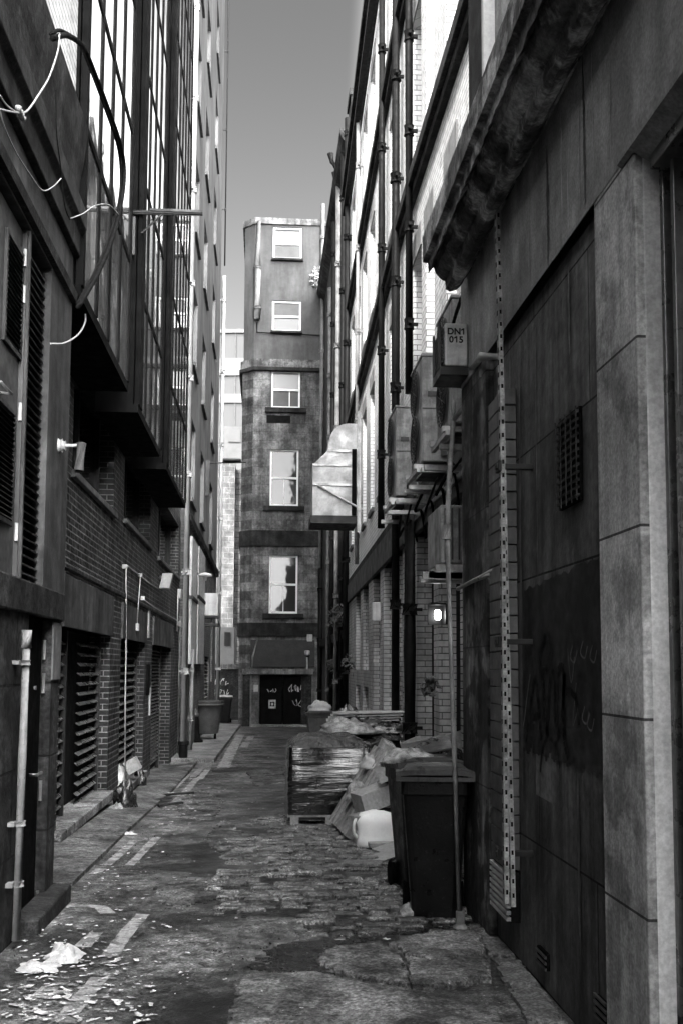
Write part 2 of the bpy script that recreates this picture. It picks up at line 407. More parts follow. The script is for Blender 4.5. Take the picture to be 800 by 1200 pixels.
# broken concrete slabs at the front
def inpoly(x, y, P_):
    c = False; n = len(P_)
    for i in range(n):
        x1, y1 = P_[i]; x2, y2 = P_[i-1]
        if (y1 > y) != (y2 > y) and x < (x2-x1)*(y-y1)/(y2-y1)+x1: c = not c
    return c
def slab(name, polys, h, m, jag=.03, amp=.006, cell=.022, tilt=0):
    mb = MB()
    for k, poly in enumerate(polys):
        pts = [tuple(GG(*p)[:2]) for p in poly]
        x0, x1 = min(p[0] for p in pts)-.05, max(p[0] for p in pts)+.05; y0, y1 = min(p[1] for p in pts)-.05, max(p[1] for p in pts)+.05
        nx, ny = int((x1-x0)/cell)+1, int((y1-y0)/cell)+1
        hh = h+.014*((k*37) % 5)/5
        ins = {}
        for j in range(ny):
            for i in range(nx):
                x, y = x0+(i+.5)*cell, y0+(j+.5)*cell
                xx = x+jag*nz(x*9, y*9, 1)+jag*.6*nz(x*30, y*30, 4); yy = y+jag*nz(x*9, y*9, 7)+jag*.6*nz(x*30, y*30, 8)
                if inpoly(xx, yy, pts): ins[(i, j)] = 1
        vid = {}
        def V(i, j, low=False):
            key = (i, j, low)
            if key not in vid:
                x, y = x0+i*cell, y0+j*cell; x += .3*cell*nz(x*40, y*40, 3); y += .3*cell*nz(x*40, y*40, 6)
                edge = not all((a, b) in ins for a in (i-1, i) for b in (j-1, j))
                z = gz(x, y)-.03 if low else gz(x, y)+hh*(.75 if edge else 1)+amp*nz(x*7, y*7, 2)+amp*.6*nz(x*25, y*25, 5)+tilt*(x-x0)*((k % 3)-1)
                vid[key] = len(mb.v); mb.v.append((x, y, z))
            return vid[key]
        for (i, j) in ins:
            mb.f.append((V(i,j), V(i+1,j), V(i+1,j+1), V(i,j+1)))
            for (a, b, c, d, nb) in ((i,j,i+1,j,(i,j-1)), (i+1,j,i+1,j+1,(i+1,j)), (i+1,j+1,i,j+1,(i,j+1)), (i,j+1,i,j,(i-1,j))):
                if nb not in ins: mb.f.append((V(a,b), V(a,b,True), V(c,d,True), V(c,d)))
    return tag(mb.build(name, m, fix=False), kind='structure')
slab('concrete_slab', [[(268,1204),(283,1144),(300,1140),(372,1141),(448,1156),(520,1172),(590,1204)]], .012, M['concrete'])
slab('broken_concrete', [[(372,1128),(392,1112),(438,1106),(452,1110),(470,1120),(475,1160),(440,1152),(398,1142)],
                         [(455,1109),(490,1098),(556,1094),(566,1118),(520,1132),(478,1122)],
                         [(480,1126),(522,1136),(568,1124),(574,1152),(540,1160),(500,1164),(478,1160)]], .028, M['concrete'], .04, .008, tilt=.012)
slab('worn_slab', [[(281,1093),(290,1075),(352,1077),(358,1094)]], .015, M['concrete'], .02)
slab('gutter_stones', [[(560,1093),(592,1100),(606,1124),(574,1122)], [(576,1125),(609,1128),(630,1158),(594,1158)], [(596,1161),(633,1162),(662,1204),(622,1204)]], .02, M['pave'], .02)
# dark sunken gap/mud between
slab('wet_mud', [[(300,1128),(330,1106),(400,1098),(440,1100),(400,1110),(372,1128),(396,1145),(300,1138)], [(330,1082),(480,1072),(560,1082),(560,1092),(470,1096),(360,1092)]], .005, mat('wet_mud', micro=.28, fine=.85, v=.014, rough=.28, var=.4, scale=5, bump=1.2, bscale=25), .06, .004)
slab('tarmac_patch', [[(206,936),(236,926),(262,940),(250,962),(214,958)], [(270,1010),(300,985),(262,960),(240,985)], [(180,1040),(240,1030),(262,1052),(200,1066)], [(290,905),(330,898),(336,915),(300,922)]], .006, mat('old_tarmac_patch', micro=.28, fine=.85, v=.085, rough=.7, var=.6, scale=3, bump=1.6, bscale=40, blotch=.9, blotch_v=.4, blscale=4, spots=2), .06, .004, .03)
slab('pothole_mud', [[(292,1030),(336,1022),(372,1030),(330,1040)], [(262,1068),(300,1060),(420,1066),(470,1078),(420,1082),(300,1078)]], .004, mat('damp_dirt', micro=.28, fine=.85, v=.016, rough=.5, var=.6, scale=6, bump=1.5, bscale=30), .08, .004, .03)

# ================================================================== LEFT: near stone building (A)
XA, XAU = -1.52, -1.62
yb_end = GX(XA, 70, 760)[0]; yA_end = GX(XAU, 81, 500)[0]
zl1 = GX(XA, 67, 694)[1]; zl0 = GX(XA, 67, 728)[1]
A = thing('stone_building', 'sooty stone frontage with louvred doors and deep cornice, nearest on the left', 'building', (XA-.5, 6, -.12))
frA = lambda X: (lambda u, n, z: (X+n, u, z))
dy0 = GX(XA, 29, 900)[0]; dy1 = GX(XA, 57, 900)[0]; dz1 = GX(XA, 45, 722)[1]
dz0 = GX(XA, 45, 1090)[1]
b = MB().wall(frA(XA), 3.5, yb_end, -.4, zl0, [(dy0, dy1, dz0, dz1)], t=.12, back=.4)
b.build('plinth', M['soot_joint'], A)
MB().box(XA-.4, XA+.03, 3.5, yb_end+.02, zl0+.002, zl1).build('ledge', M['soot'], A, bevel=.012)
# upper wall with two openings for louvres
l1a, l1b = GX(XAU, 31, 500)[0], GX(XAU, 56, 500)[0]
lt = GX(XAU, 52, 297)[1]; lb = zl1+.0
ltn = GX(XAU, 2, 205)[1]
lt = (lt+ltn)/2
zc0 = GX(XAU+.1, 91, 290)[1]
b = MB().wall(frA(XAU), 3.5, yA_end, zl1, 6.04, [(l1a, l1b, zl1+.02, lt), (4.3, l1a-.03, zl1+.02, lt)], t=.14, back=.5)
b.build('wall', M['render_l'], A)
# big dark louvre panel
lp = MB().box(XAU-.13, XAU-.115, l1a, l1b, zl1+.02, lt); 
lp = lp.build('louvre_panel', M['blackmat'], A)
sl = MB(); z = zl1+.05
while z < lt-.03:
    sl.obox((XAU-.075, (l1a+l1b)/2, z), (.033, 0, -.02), (0, (l1b-l1a)/2-.01, 0), (.002, 0, .004)); z += .062
sl.build('slats', mat('louvre_slat_metal', .035, .45, .3, 4), lp)
# grey steel door leaf with two small louvres
dl = MB().box(XAU-.1, XAU-.05, 4.32, l1a-.05, zl1+.03, lt-.02).build('louvre_door', M['gmetal'], A, bevel=.006)
def small_louvre(y0, y1, z0, z1):
    g = MB(); g.box(XAU-.05, XAU-.03, y0, y0+.03, z0, z1).box(XAU-.05, XAU-.03, y1-.03, y1, z0, z1).box(XAU-.05, XAU-.03, y0+.03, y1-.03, z0, z0+.03).box(XAU-.05, XAU-.03, y0+.03, y1-.03, z1-.03, z1)
    z = z0+.05
    while z < z1-.04:
        g.obox((XAU-.04, (y0+y1)/2, z), (.012, 0, -.01), (0, (y1-y0)/2-.03, 0), (.0015, 0, .002)); z += .035
    g.build('louvre', M['dmetal'], dl)
    MB().box(XAU-.0505, XAU-.049, y0+.03, y1-.03, z0+.03, z1-.03).build('louvre_backing', M['blackmat'], dl)
ya, yb_ = GX(XAU-.04, 4, 400)[0], GX(XAU-.04, 26, 400)[0]
small_louvre(ya, yb_-.03, GX(XAU-.04, 22, 420)[1], GX(XAU-.04, 8, 265)[1])
small_louvre(ya-.25, yb_-.12, GX(XAU-.04, 10, 615)[1], GX(XAU-.04, 5, 470)[1])
for py in (300, 345, 487, 628):
    y, z = GX(XAU-.02, 30, py); y = l1a-.055
    MB().cyl((XAU-.03, y, z-.06), (XAU-.03, y, z+.06), .012).build('hinge', M['pgmetal'], dl)
y, z = GX(XAU, 8, 461)
MB().tube([(XAU-.05, y-.25, z), (XAU+.03, y-.25, z), (XAU+.03, y, z), (XAU-.05, y, z)], .012).build('handle', M['galv'], dl, smooth=True)
# steel bars between leaf and panel
MB().box(XAU-.1, XAU-.02, l1a-.045, l1a-.015, zl1+.02, lt).build('door_post', M['gmetal'], A)
# mouldings / cornice of A
z1c = GX(XAU, 93, 243)[1]; zc_top = GX(-1.45, 88, 148)[1]
prof = [(XAU, lt+.42), (XAU+.05, lt+.44), (XAU+.05, lt+.62), (XAU+.1, lt+.66), (XAU+.1, lt+.82), (XAU, lt+.86)]
MB().profile_y(prof, 3.5, yA_end+.03).build('string_course', M['soot'], A, bevel=.01)
zt = 6.06
prof = [(XAU, zt-.62), (XAU+.03, zt-.6), (XAU+.05, zt-.4), (XAU+.07, zt-.3), (XAU+.09, zt-.1), (XAU+.1, zt), (XAU, zt+.02)]
MB().profile_y(prof, 3.5, yA_end+.0).build('cornice', M['soot'], A, bevel=.01)
prof = [(XAU, lt+.02), (XAU+.04, lt+.03), (XAU+.05, lt+.1), (XAU, lt+.12)]
MB().profile_y(prof, 3.5, yA_end-.02).build('lintel_moulding', M['soot'], A)
# door
dr = MB().box(XA-.12, XA-.07, dy0+.005, dy1-.005, dz0, dz1-.004).build('door', M['black'], A, bevel=.004)
for py in (762, 800, 920, 1040):
    y, z = GX(XA-.06, 57, py); z2 = z
    MB().cyl((XA-.045, dy1-.03, z-.07), (XA-.045, dy1-.03, z+.07), .012).build('hinge', M['galv'], dr)
y, z = GX(XA-.06, 37, 908)
MB().tube([(XA-.08, y-.02, z), (XA-.02, y-.02, z), (XA-.02, y+.13, z)], .013).build('handle', M['galv'], dr, smooth=True)
y, z = GX(XA-.06, 42, 806)
MB().cyl((XA-.08, y, z), (XA-.055, y, z), .016).build('lock', M['galv'], dr)
# lighter door jamb stone
MB().box(XA-.1, XA+.012, dy1+.004, yb_end+.012, GX(XA, 65, 797)[1], zl0-.01).build('door_jamb', M['pilaster'] if 0 else mat('jamb_stone', .12, .8, .3, 2, streak=.4, bump=.3), A, bevel=.006)
# step
gst = GG(40, 1100)
st = MB().box(XA-.05, XA+.13, dy0-.05, yb_end+.02, -.35, gz(XA, dy0)+.1)
tag(st.build('door_step', M['soot'], A, bevel=.015))

# white drain pipe beside the door
yp = GX(XA+.05, 24, 900)[0]
dp = thing('drainpipe', 'slim pale grey drainpipe clipped beside the dark door at the left edge', 'drainpipe', (XA+.06, yp, gz(XA+.06, yp)))
zt_ = GX(XA+.05, 29, 742)[1]
ztb = GX(XA+.05, 19, 1104)[1]
MB().tube([(XA+.06, yp+.02, zt_), (XA+.06, yp, 1.0), (XA+.06, yp-.015, ztb+.02)], .026).build('pipe', M['wpipe'], dp, smooth=True)
MB().tube([(XA+.06, yp+.02, zt_-.09), (XA+.06, yp+.02, zt_+.02)], .033).build('socket', M['wpipe'], dp, smooth=True)
for z in (zt_-.18, zt_-1.15, ztb+.35):
    MB().cyl((XA+.06, yp, z-.015), (XA+.06, yp, z+.015), .035).box(XA-.01, XA+.04, yp-.07, yp+.0, z-.012, z+.012).build('bracket', M['wpipe'], dp)

# security camera on pilaster
y, z = GX(XAU, 69, 522)
sc = thing('security_camera', 'small cylindrical camera on a round mount below the louvres, left wall', 'camera', (XAU, y, z))
MB().cyl((XAU, y, z), (XAU+.03, y, z), .055, 18).cyl((XAU+.03, y, z), (XAU+.055, y, z), .04, 18).build('mount', M['pgmetal'], sc, smooth=False)
MB().tube([(XAU+.05, y, z), (XAU+.2, y-.02, z)], .014).build('arm', M['pgmetal'], sc)
MB().cyl((XAU+.18, y-.02, z+.02), (XAU+.165, y-.02, z-.2), .038, 18).build('housing', M['gmetal'], sc, bevel=.004)
MB().cyl((XAU+.165, y-.02, z-.2), (XAU+.163, y-.02, z-.215), .03, 18).build('lens', M['black'], sc)

# hanging cables
def curve(pts, n=8):
    pts = [Vector(p) for p in pts]; out = []
    for i in range(len(pts)-1):
        p0, p1, p2, p3 = pts[max(i-1,0)], pts[i], pts[i+1], pts[min(i+2, len(pts)-1)]
        for k in range(n):
            t = k/n
            out.append(.5*((2*p1)+(-p0+p2)*t+(2*p0-5*p1+4*p2-p3)*t*t+(-p0+3*p1-3*p2+p3)*t**3))
    out.append(pts[-1]); return out
def cable(name, px, X, r, m, label, cat='cable'):
    pts = []
    for i, q in enumerate(px):
        XX = q[2] if len(q) > 2 else X
        y, z = GX(XX, q[0], q[1]); pts.append((XX, y, z))
    o = MB().tube(curve(pts), r, 8).build(name, m, org=pts[0], smooth=True)
    return tag(o, label, cat)
cable('cable', [(62,45),(80,42),(98,56),(112,88),(128,130),(141,168),(146,200),(143,235),(132,280),(115,320),(92,360)], -1.38, .02, M['cable'], 'thick black cable looping down in front of the glazed bays')
cable('cable', [(60,40),(72,36),(92,50),(106,80),(124,128),(138,170),(142,205),(139,240),(126,285),(110,322),(91,356)], -1.41, .013, M['cable'], 'thinner black cable running just inside the thick looped one')
cable('cable', [(70,40),(68,60),(58,90),(45,112),(32,130),(20,132),(0,128)], -1.36, .006, M['wcable'], 'pale cable sloping down from the roof corner to a knot, top left')
cable('cable', [(0,128),(6,150),(20,180),(36,205),(50,223),(62,219),(72,209)], -1.36, .004, M['wcable'], 'pale cable sagging in a loop under the knotted cable, top left')
cable('cable', [(0,112),(10,125),(24,133),(32,131)], -1.36, .005, M['wcable'], 'short pale cable end joining the knot from the left edge')
cable('cable', [(83,256),(98,250),(112,241),(128,240),(140,252)], -1.38, .004, M['wcable'], 'thin pale cable curving across to the thick black loop')
cable('cable', [(60,403),(76,402),(92,392),(100,378),(100,368)], -1.4, .007, M['wcable'], 'short white cable hooking up beneath the first bay')
cable('cable', [(66,105),(66,130),(67,160),(72,200),(76,240),(82,257)], -1.36, .004, M['cable'], 'thin black wire dropping down the cornice face, top left')
# knot
kn = MB()
y, z = GX(-1.36, 25, 132)
for i in range(4): kn.lathe((-1.36, y-.06+i*.035, z-.012), [(.004,-.012),(.018,-.004),(.018,.012),(.004,.02)], 8)
tag(kn.build('cable_knot', M['wcable'], org=(-1.36, y, z), smooth=True), 'lumpy white knot tying two pale cables together', 'cable knot')

# ================================================================== LEFT: brick building with glazed bays (B)
XB, XO = -2.08, -1.56
B = thing('brick_building', 'dark brick building with glazed bays above louvred garage openings, on the left', 'building', (XB-1, 15, -.3))
yB1 = GX(XB, 209, 800)[0]
gar = [(69, 127, 'a'), (140, 168, 'b'), (177, 199, 'c')]
holes = []; G = []
for a, b_, k in gar:
    y0, y1 = GX(XB, a, 850)[0], GX(XB, b_, 850)[0]
    zt2 = GX(XB, b_, {'a':743,'b':752,'c':762}[k])[1]; G.append([y0, y1, zt2]); 
ztg = sum(g[2] for g in G)/3
zL = GX(XB, 127, 697)[1]
for g in G: g[2] = ztg; holes.append((g[0], g[1], -.6, ztg)); 
W = []
for a, b_, py in ((84, 133, 601), (145, 176, 640), (185, 209, 677)):
    y0, y1 = GX(XB, a, py-20)[0], GX(XB, b_, py)[0]; W.append([y0, y1, GX(XB, b_, py)[1]])
zw = sum(w[2] for w in W)/3; zbay = GX(XO, 150, 459)[1]
for w in W: holes.append((w[0], w[1], zw, zbay+.3))
yB0 = yA_end+.03
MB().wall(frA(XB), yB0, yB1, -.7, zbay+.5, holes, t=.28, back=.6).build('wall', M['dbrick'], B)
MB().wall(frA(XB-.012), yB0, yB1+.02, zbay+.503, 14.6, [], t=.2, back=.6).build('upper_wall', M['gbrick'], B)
MB().wall(frA(XAU-.02), -14, yB0-.02, zt+.02, 14.6, [], t=.2, back=3).build('upper_wall', M['tile'], B)
MB().box(XB-4, XB-.7, -14, yB1, 0, 14.5).build('core', M['gbrick'], B)
# garages: lintel + fill
for i, (y0, y1, z1) in enumerate(G):
    MB().box(XB-.2, XB+.035, y0-.05, y1+.05, z1, zL if i == 0 else zL-.02).build('lintel', M['render_l'], B, bevel=.008)
    zb_ = gz(XB, (y0+y1)/2)
    gd = MB().box(XB-.3, XB-.27, y0, y1, zb_-.3, z1).build('garage_shutter', M['blackmat'], B)
    s_ = MB(); z = zb_+.2; fine = .12 if i < 2 else .07
    w_ = y1-y0
    seg = [(y0, y0+.3*w_), (y0+.58*w_, y1)] if i == 0 else ([(y0, y1)] if i == 1 else [(y0, y0+.72*w_)])
    SS = [MB() for _ in seg]
    while z < z1-.05:
        for s_, (a, b_) in zip(SS, seg): s_.obox((XB-.16, (a+b_)/2, z), (.022, 0, -.016 if i < 2 else -.012), (0, (b_-a)/2-.01, 0), (.003, 0, .005))
        z += fine
    for s_ in SS: s_.build('slats', M['shutter'], gd)
    for a, b_ in seg:
        MB().box(XB-.2, XB-.12, b_-.03, b_+.02, zb_, z1-.002).build('guide_rail', M['dmetal'], gd)
# sill of garage 1 and 2
for i in (0, 1):
    y0, y1 = G[i][0], G[i][1]; zs = GX(XB+.1, 122, 936)[1] if i == 0 else gz(XB, y0)+.16
    MB().box(XB-.28, XB+.1, y0-.25 if i == 0 else y0, y1, zs-.11, zs).build('sill', M['concrete'], B, bevel=.012)
    MB().box(XB-.28, XB-.0, y0, y1, zs-.5, zs-.112).build('sill_base', M['soot'], B)
for i, (y0, y1, z0) in enumerate(W):
    w_ = MB().box(XB-.27, XB-.262, y0, y1, z0, zbay+.3).build('window', M['glass'], B)
    f_ = MB().box(XB-.262, XB-.2, y0, y0+.07, z0, zbay+.3).box(XB-.262, XB-.2, y1-.07, y1, z0, zbay+.3).box(XB-.262, XB-.2, y0+.07, y1-.07, z0, z0+.07)
    f_.box(XB-.262, XB-.21, (y0+y1)/2-.03, (y0+y1)/2+.03, z0+.07, zbay+.3); f_.build('frame', M['dmetal'], w_)
    MB().box(XB-.2, XB+.06, y0-.06, y1+.06, z0-.075, z0-.002).build('window_sill', M['copple'], w_, bevel=.008)
# brick band over garages
MB().profile_y([(XB, zL+.06), (XB+.03, zL+.07), (XB+.03, zL+.13), (XB, zL+.15)], yB0, yB1).build('string_course', M['dbrick'], B)
# bays
bays = [(yA_end+.04, GX(XO, 150, 459)[0]), (GX(XO, 162, 484)[0], GX(XO, 188, 530)[0]), (GX(XO, 195, 545)[0], GX(XO, 217.5, 592)[0])]
trs = [zbay + k*1.5 for k in range(8)]; BT = 14.9
for bi, (y0, y1) in enumerate(bays):
    bay = MB().box(XB, XO+.0, y0, y1, zbay, zbay+.1)
    bay.box(XB, XO-.06, y0, y0+.04, zbay+.1, BT).box(XB, XO-.02, y1-.04, y1, zbay+.1, BT).box(XB, XO, y0, y1, BT, BT+.15)
    bay = bay.build('glazed_bay', M['black'], B)
    MB().box(XO-.04, XO-.004, y0+.06, y1-.06, zbay+.101, BT-.01).build('pane', M['bayglass'], bay)
    fr = MB(); fr.box(XO-.045, XO+.014, y0, y0+(.1 if bi == 0 else .34), zbay+.101, BT-.002).box(XO-.045, XO+.014, y1-.09, y1, zbay+.101, BT-.002)
    n = max(2, round((y1-y0)/.72))
    if bi == 2: n = 6
    for k in range(1, n): 
        yy = y0+.1+(y1-y0-.2)*k/n; fr.box(XO-.03, XO+.012, yy-.028, yy+.028, zbay+.101, BT-.002)
    for z in trs[1:]:
        fr.box(XO-.03, XO+.007, y0+.1, y1-.09, z-.035, z+.035)
    fr.build('mullions', M['black'], bay)
    # bright opening casement in bay 1
# cross bar / old sign arm
y = bays[1][0]
a_, b_ = P(92, 249, y), P(238, 252, y)
sa = thing('sign_arm', 'long steel arm sticking out level across the glazed bays', 'bracket', (XO, y, a_.z))
MB().tube([(XB, y-.04, a_.z), (b_.x, y-.04, b_.z)], [.035, .028], 8).box(XO+.1, b_.x, y-.07, y-.02, a_.z+.03, a_.z+.06).build('arm', M['dmetal'], sa)
pl = P(157, 277, y-.06); MB().box(pl.x-.02, pl.x+.02, y-.09, y-.06, pl.z-.24, pl.z+.24).build('plate', M['gmetal'], sa)
MB().tube([(XO, y-.04, a_.z-.25), (XO+.25, y-.04, a_.z)], .014).build('brace', M['dmetal'], sa)

# conduits on brick (white)
def conduit(px, X, r, m, label, boxes=(), name='conduit'):
    pts = []
    for q in px:
        y, z = GX(X, q[0], q[1]); pts.append(Vector((X, y, z)))
    t = thing(name, label, 'conduit', pts[0])
    MB().tube(pts, r, 8).build('tube', m, t, smooth=True)
    for (bx, by, s_) in boxes:
        y, z = GX(X+.01, bx, by); MB().box(X-.03, X+.04, y-s_, y+s_, z-s_, z+s_).build('junction_box', m, t, bevel=.005)
    return t
conduit([(147,945),(147,820),(148,760),(148,668),(150,663),(156,668),(164,674),(175,683),(186,690)], XB+.03, .012, M['white'], 'white conduit climbing the brick pier then turning along the wall between garages', [(147,664,.03),(165,674,.03)])
conduit([(165,674),(163,700),(161,734)], XB+.04, .011, M['white'], 'short white conduit dropping to a small box above the second garage', [(161,735,.06)])
conduit([(168,702),(180,711),(208,727)], XB+.03, .013, M['white'], 'white conduit running level above the third garage', [(168,701,.035)])
conduit([(209,690),(208,740)], XB+.08, .014, M['white'], 'short white conduit below the white box at the end of the brick', [(212,696,.11),(211,698,.07)])
conduit([(211,728),(210,800),(210,890)], XB+.1, .025, M['gpipe'], 'thin grey conduit down the last brick pier', [(211,731,.06)])
# floodlight
y, z = GX(XB+.1, 193, 680)
fl = thing('floodlight', 'boxy white floodlight tilted down over the second garage pier', 'light', (XB+.1, y, z))
MB().obox((XB+.14, y, z-.02), (.1, 0, .0), (0, .13, 0), (.03, 0, .15)).build('housing', M['white'], fl, bevel=.01)
MB().box(XB, XB+.1, y-.05, y+.05, z+.02, z+.1).build('bracket', M['dmetal'], fl)
# small white notice
y, z = GX(XB+.01, 175, 728)
tag(MB().box(XB, XB+.015, y-.12, y+.12, z-.3, z+.24).build('wall_notice', M['pgmetal'], org=(XB, y, z), bevel=.003), 'narrow pale notice plate on the pier between second and third garages', 'notice')
y, z = GX(XB+.01, 173, 795)
tag(MB().box(XB, XB+.04, y-.16, y+.16, z-.3, z+.25).build('meter_box', M['black'], org=(XB, y, z), bevel=.005), 'black metal box on the pier left of the third garage', 'meter box')
y, z = GX(XB+.01, 176, 822)
tag(MB().box(XB, XB+.02, y-.1, y+.1, z-.25, z+.25).build('warning_plate', M['pgmetal'], org=(XB, y, z), bevel=.003), 'small white plate below the black box on the garage pier', 'notice')

# ================================================================== LEFT: tall rendered building (C)
XC = -1.94; yC0, yC1 = yB1+.03, 41.2
Cb = thing('tall_building', 'very tall pale rendered block with a white downpipe, beyond the dark brick building', 'building', (XC-1, 30, -.5))
zs1 = GX(XC, 230, 600)[1]   # sill string
frC = frA(XC); holes = []; cw = []
ucol = [(26.2, 27.9), (30.2, 32.0), (35.4, 37.2)]
z = 5.9
while z < 32:
    for a, b_ in ucol: cw.append((a, b_, z, z+2.1)); 
    z += 3.55
holes = list(cw)
hl = [(yC0+.8, yC0+1.5, -.3, 1.3), (33.9, 36.6, -.75, 1.9), (37.4, 38.9, 1.0, 3.4)]
zlow = 5.2
MB().wall(frC, yC0, yC1, zlow, 36, holes, t=.2, back=6).build('wall', M['cstone'], Cb)
MB().wall(frC, yC0, yC1, -1.2, zlow-.002, [h for h in hl], t=.3, back=6).build('lower_wall', M['gbrick'], Cb)
for (a, b_, c, d) in cw:
    w_ = MB().box(XC-.2, XC-.19, a, b_, c, d).build('window', M['glass'], Cb)
    MB().box(XC-.19, XC-.14, a, a+.1, c, d).box(XC-.19, XC-.14, b_-.1, b_, c, d).box(XC-.19, XC-.14, a+.1, b_-.1, c, c+.1).box(XC-.19, XC-.14, a+.1, b_-.1, d-.1, d).box(XC-.19, XC-.13, a+.1, b_-.1, (c+d)/2-.05, (c+d)/2+.05).build('frame', M['frame'], w_)
    MB().box(XC-.13, XC+.07, a-.08, b_+.08, c-.12, c-.002).build('window_sill', M['copple'], w_)
for h in hl: MB().box(XC-.32, XC-.3, h[0], h[1], h[2], h[3]).build('blocked_opening', M['blackmat'], Cb)
MB().profile_y([(XC, zlow-.08), (XC+.1, zlow-.04), (XC+.12, zlow+.12), (XC, zlow+.2)], yC0, yC1).build('string_course', M['soot'], Cb)
z = 1.0
s_ = MB(); z = -.5
while z < 1.85: s_.obox((XC-.1, 35.25, z), (.06,0,-.03), (0,1.33,0), (.003,0,.005)); z += .13
s_.build('slats', M['pgmetal'], Cb)
# white boards on the wall
for i, (xa, xb_, pyt) in enumerate(((222, 229, 632), (230.5, 238, 645))):
    y0 = GX(XC+.04, xa, 700)[0]; y1 = GX(XC+.04, xb_, 700)[0]
    zt3 = GX(XC+.04, (xa+xb_)/2, pyt)[1]; zm = GX(XC+.04, (xa+xb_)/2, 703)[1]; zb3 = GX(XC+.04, (xa+xb_)/2, 778)[1]
    t = thing('wall_boarding', ['tall white boarding on the wall next to the white downpipe', 'second tall white boarding, farther from the white downpipe'][i], 'boarding', (XC, (y0+y1)/2, zb3))
    for (za, zb4) in ((zm+.05, zt3), (zb3, zm-.05)):
        q = MB(); n = 3
        for k in range(n):
            ya2 = y0+(y1-y0)*k/n; q.box(XC, XC+.1, ya2+.01, y0+(y1-y0)*(k+1)/n-.01, za, zb4)
        q.build('board', M['white'], t)
    MB().box(XC, XC+.13, y0-.02, y1+.02, zm-.045, zm+.045).build('rail', M['soot'], t)
def downpipe(X, Y, z0, z1, r, m, label, step=2.6, lean=0, name='downpipe', side=1, wallX=None, n=12, joints=True):
    t = thing(name, label, 'downpipe', (X, Y, z0))
    MB().tube([(X, Y, z0), (X, Y, (z0+z1)/2), (X, Y, z1)], r, n).build('pipe', m, t, smooth=True)
    z = z0+step*.7
    while z < z1-.2:
        q = MB().cyl((X, Y, z-.07), (X, Y, z+.07), r*1.3, n); wx = wallX if wallX is not None else X
        q.box(min(X, wx), max(X, wx), Y-.02, Y+.02, z-.02, z+.02); q.box(X-.02, X+.02, Y-r*2.2, Y+r*2.2, z-.02, z+.02)
        q.build('collar', m, t); z += step
    return t
yp = GX(XC+.12, 216.5, 800)[0]
downpipe(XC+.12, yp, gz(XC, yp)+.45, 34, .075, M['white'], 'thick white downpipe at the near edge of the tall pale block', 2.3, wallX=XC)
q = MB().lathe((XC+.12, yp, gz(XC, yp)), [(.12,0),(.12,.05),(.1,.08),(.1,.36),(.13,.38),(.13,.46)], 14); 
tag(q.build('drain_pot', M['bpipe'], org=(XC+.12, yp, gz(XC, yp))), 'black drain pot at the foot of the thick white downpipe', 'drain pot')
yp2 = GX(XC+.1, 224, 830)[0]
downpipe(XC+.1, yp2, gz(XC, yp2)+.05, 2.0, .06, M['wpipe'], 'short pale downpipe below the white boarding', 1.2, wallX=XC)
downpipe(XC+.13, 41.0, -.6, 17.5, .085, M['white'], 'white downpipe at the far corner of the tall pale block', 3.0, wallX=XC)
downpipe(XC+.16, 40.9, 17.9, 38, .03, M['dmetal'], 'thin dark pipe up the far corner above the white downpipe', 3.4, wallX=XC)
# ac unit on C  + small lamps
def P3(px, py, X): y, z = GX(X, px, py); return Vector((X, y, z))
yy = 32.0; c0, c1 = P(240, 722, yy), P(256, 695, yy)
ac = thing('air_conditioner', 'lone pale air conditioner on a bracket near the far end of the left wall', 'air conditioner', (XC, yy, c0.z))
MB().box(c0.x, c1.x, yy, yy+.8, c0.z+.02, c1.z).build('casing', M['pgmetal'], ac, bevel=.015)
MB().box(XC, c1.x, yy, yy+.05, c0.z-.05, c0.z).box(XC, c1.x, yy+.7, yy+.75, c0.z-.05, c0.z).build('bracket', M['dmetal'], ac)
MB().box(XC, c1.x+.02, yy+.0, yy+.8, c0.z-.3, c0.z-.22).build('drip_tray', M['dmetal'], ac)
# lantern
y, z = GX(XC+.35, 242, 673)
lt_ = thing('wall_lantern', 'small white dish lantern on the left wall above the air conditioner', 'lamp', (XC, y, z))
MB().tube([(XC, y, z), (XC+.3, y, z+.02)], .02).build('arm', M['dmetal'], lt_)
MB().lathe((XC+.32, y, z-.08), [(.05,-.1),(.06,0),(.2,.03),(.16,.09),(.03,.13)], 16).build('shade', M['white'], lt_, smooth=True)
# street lamp arm
ylm = 33.0; a_ = P(250, 543, ylm); b_ = P(292, 543, ylm)
sl_ = thing('street_lamp', 'flat lamp head on a long level arm reaching from the tall pale block', 'lamp', (XC, ylm, a_.z))
MB().cyl((XC, ylm, a_.z), (b_.x-.1, ylm, b_.z+.03), .025).build('arm', M['dmetal'], sl_)
q = P(272, 541, ylm); MB().box(q.x-.3, q.x+.3, ylm-.14, ylm+.14, q.z-.02, q.z+.09).build('lamp_head', M['dmetal'], sl_, bevel=.04)
q = P(247, 556, ylm); MB().box(XC, XC+.12, ylm-.1, ylm+.1, q.z-.7, q.z+.45).build('back_plate', M['gmetal'], sl_)

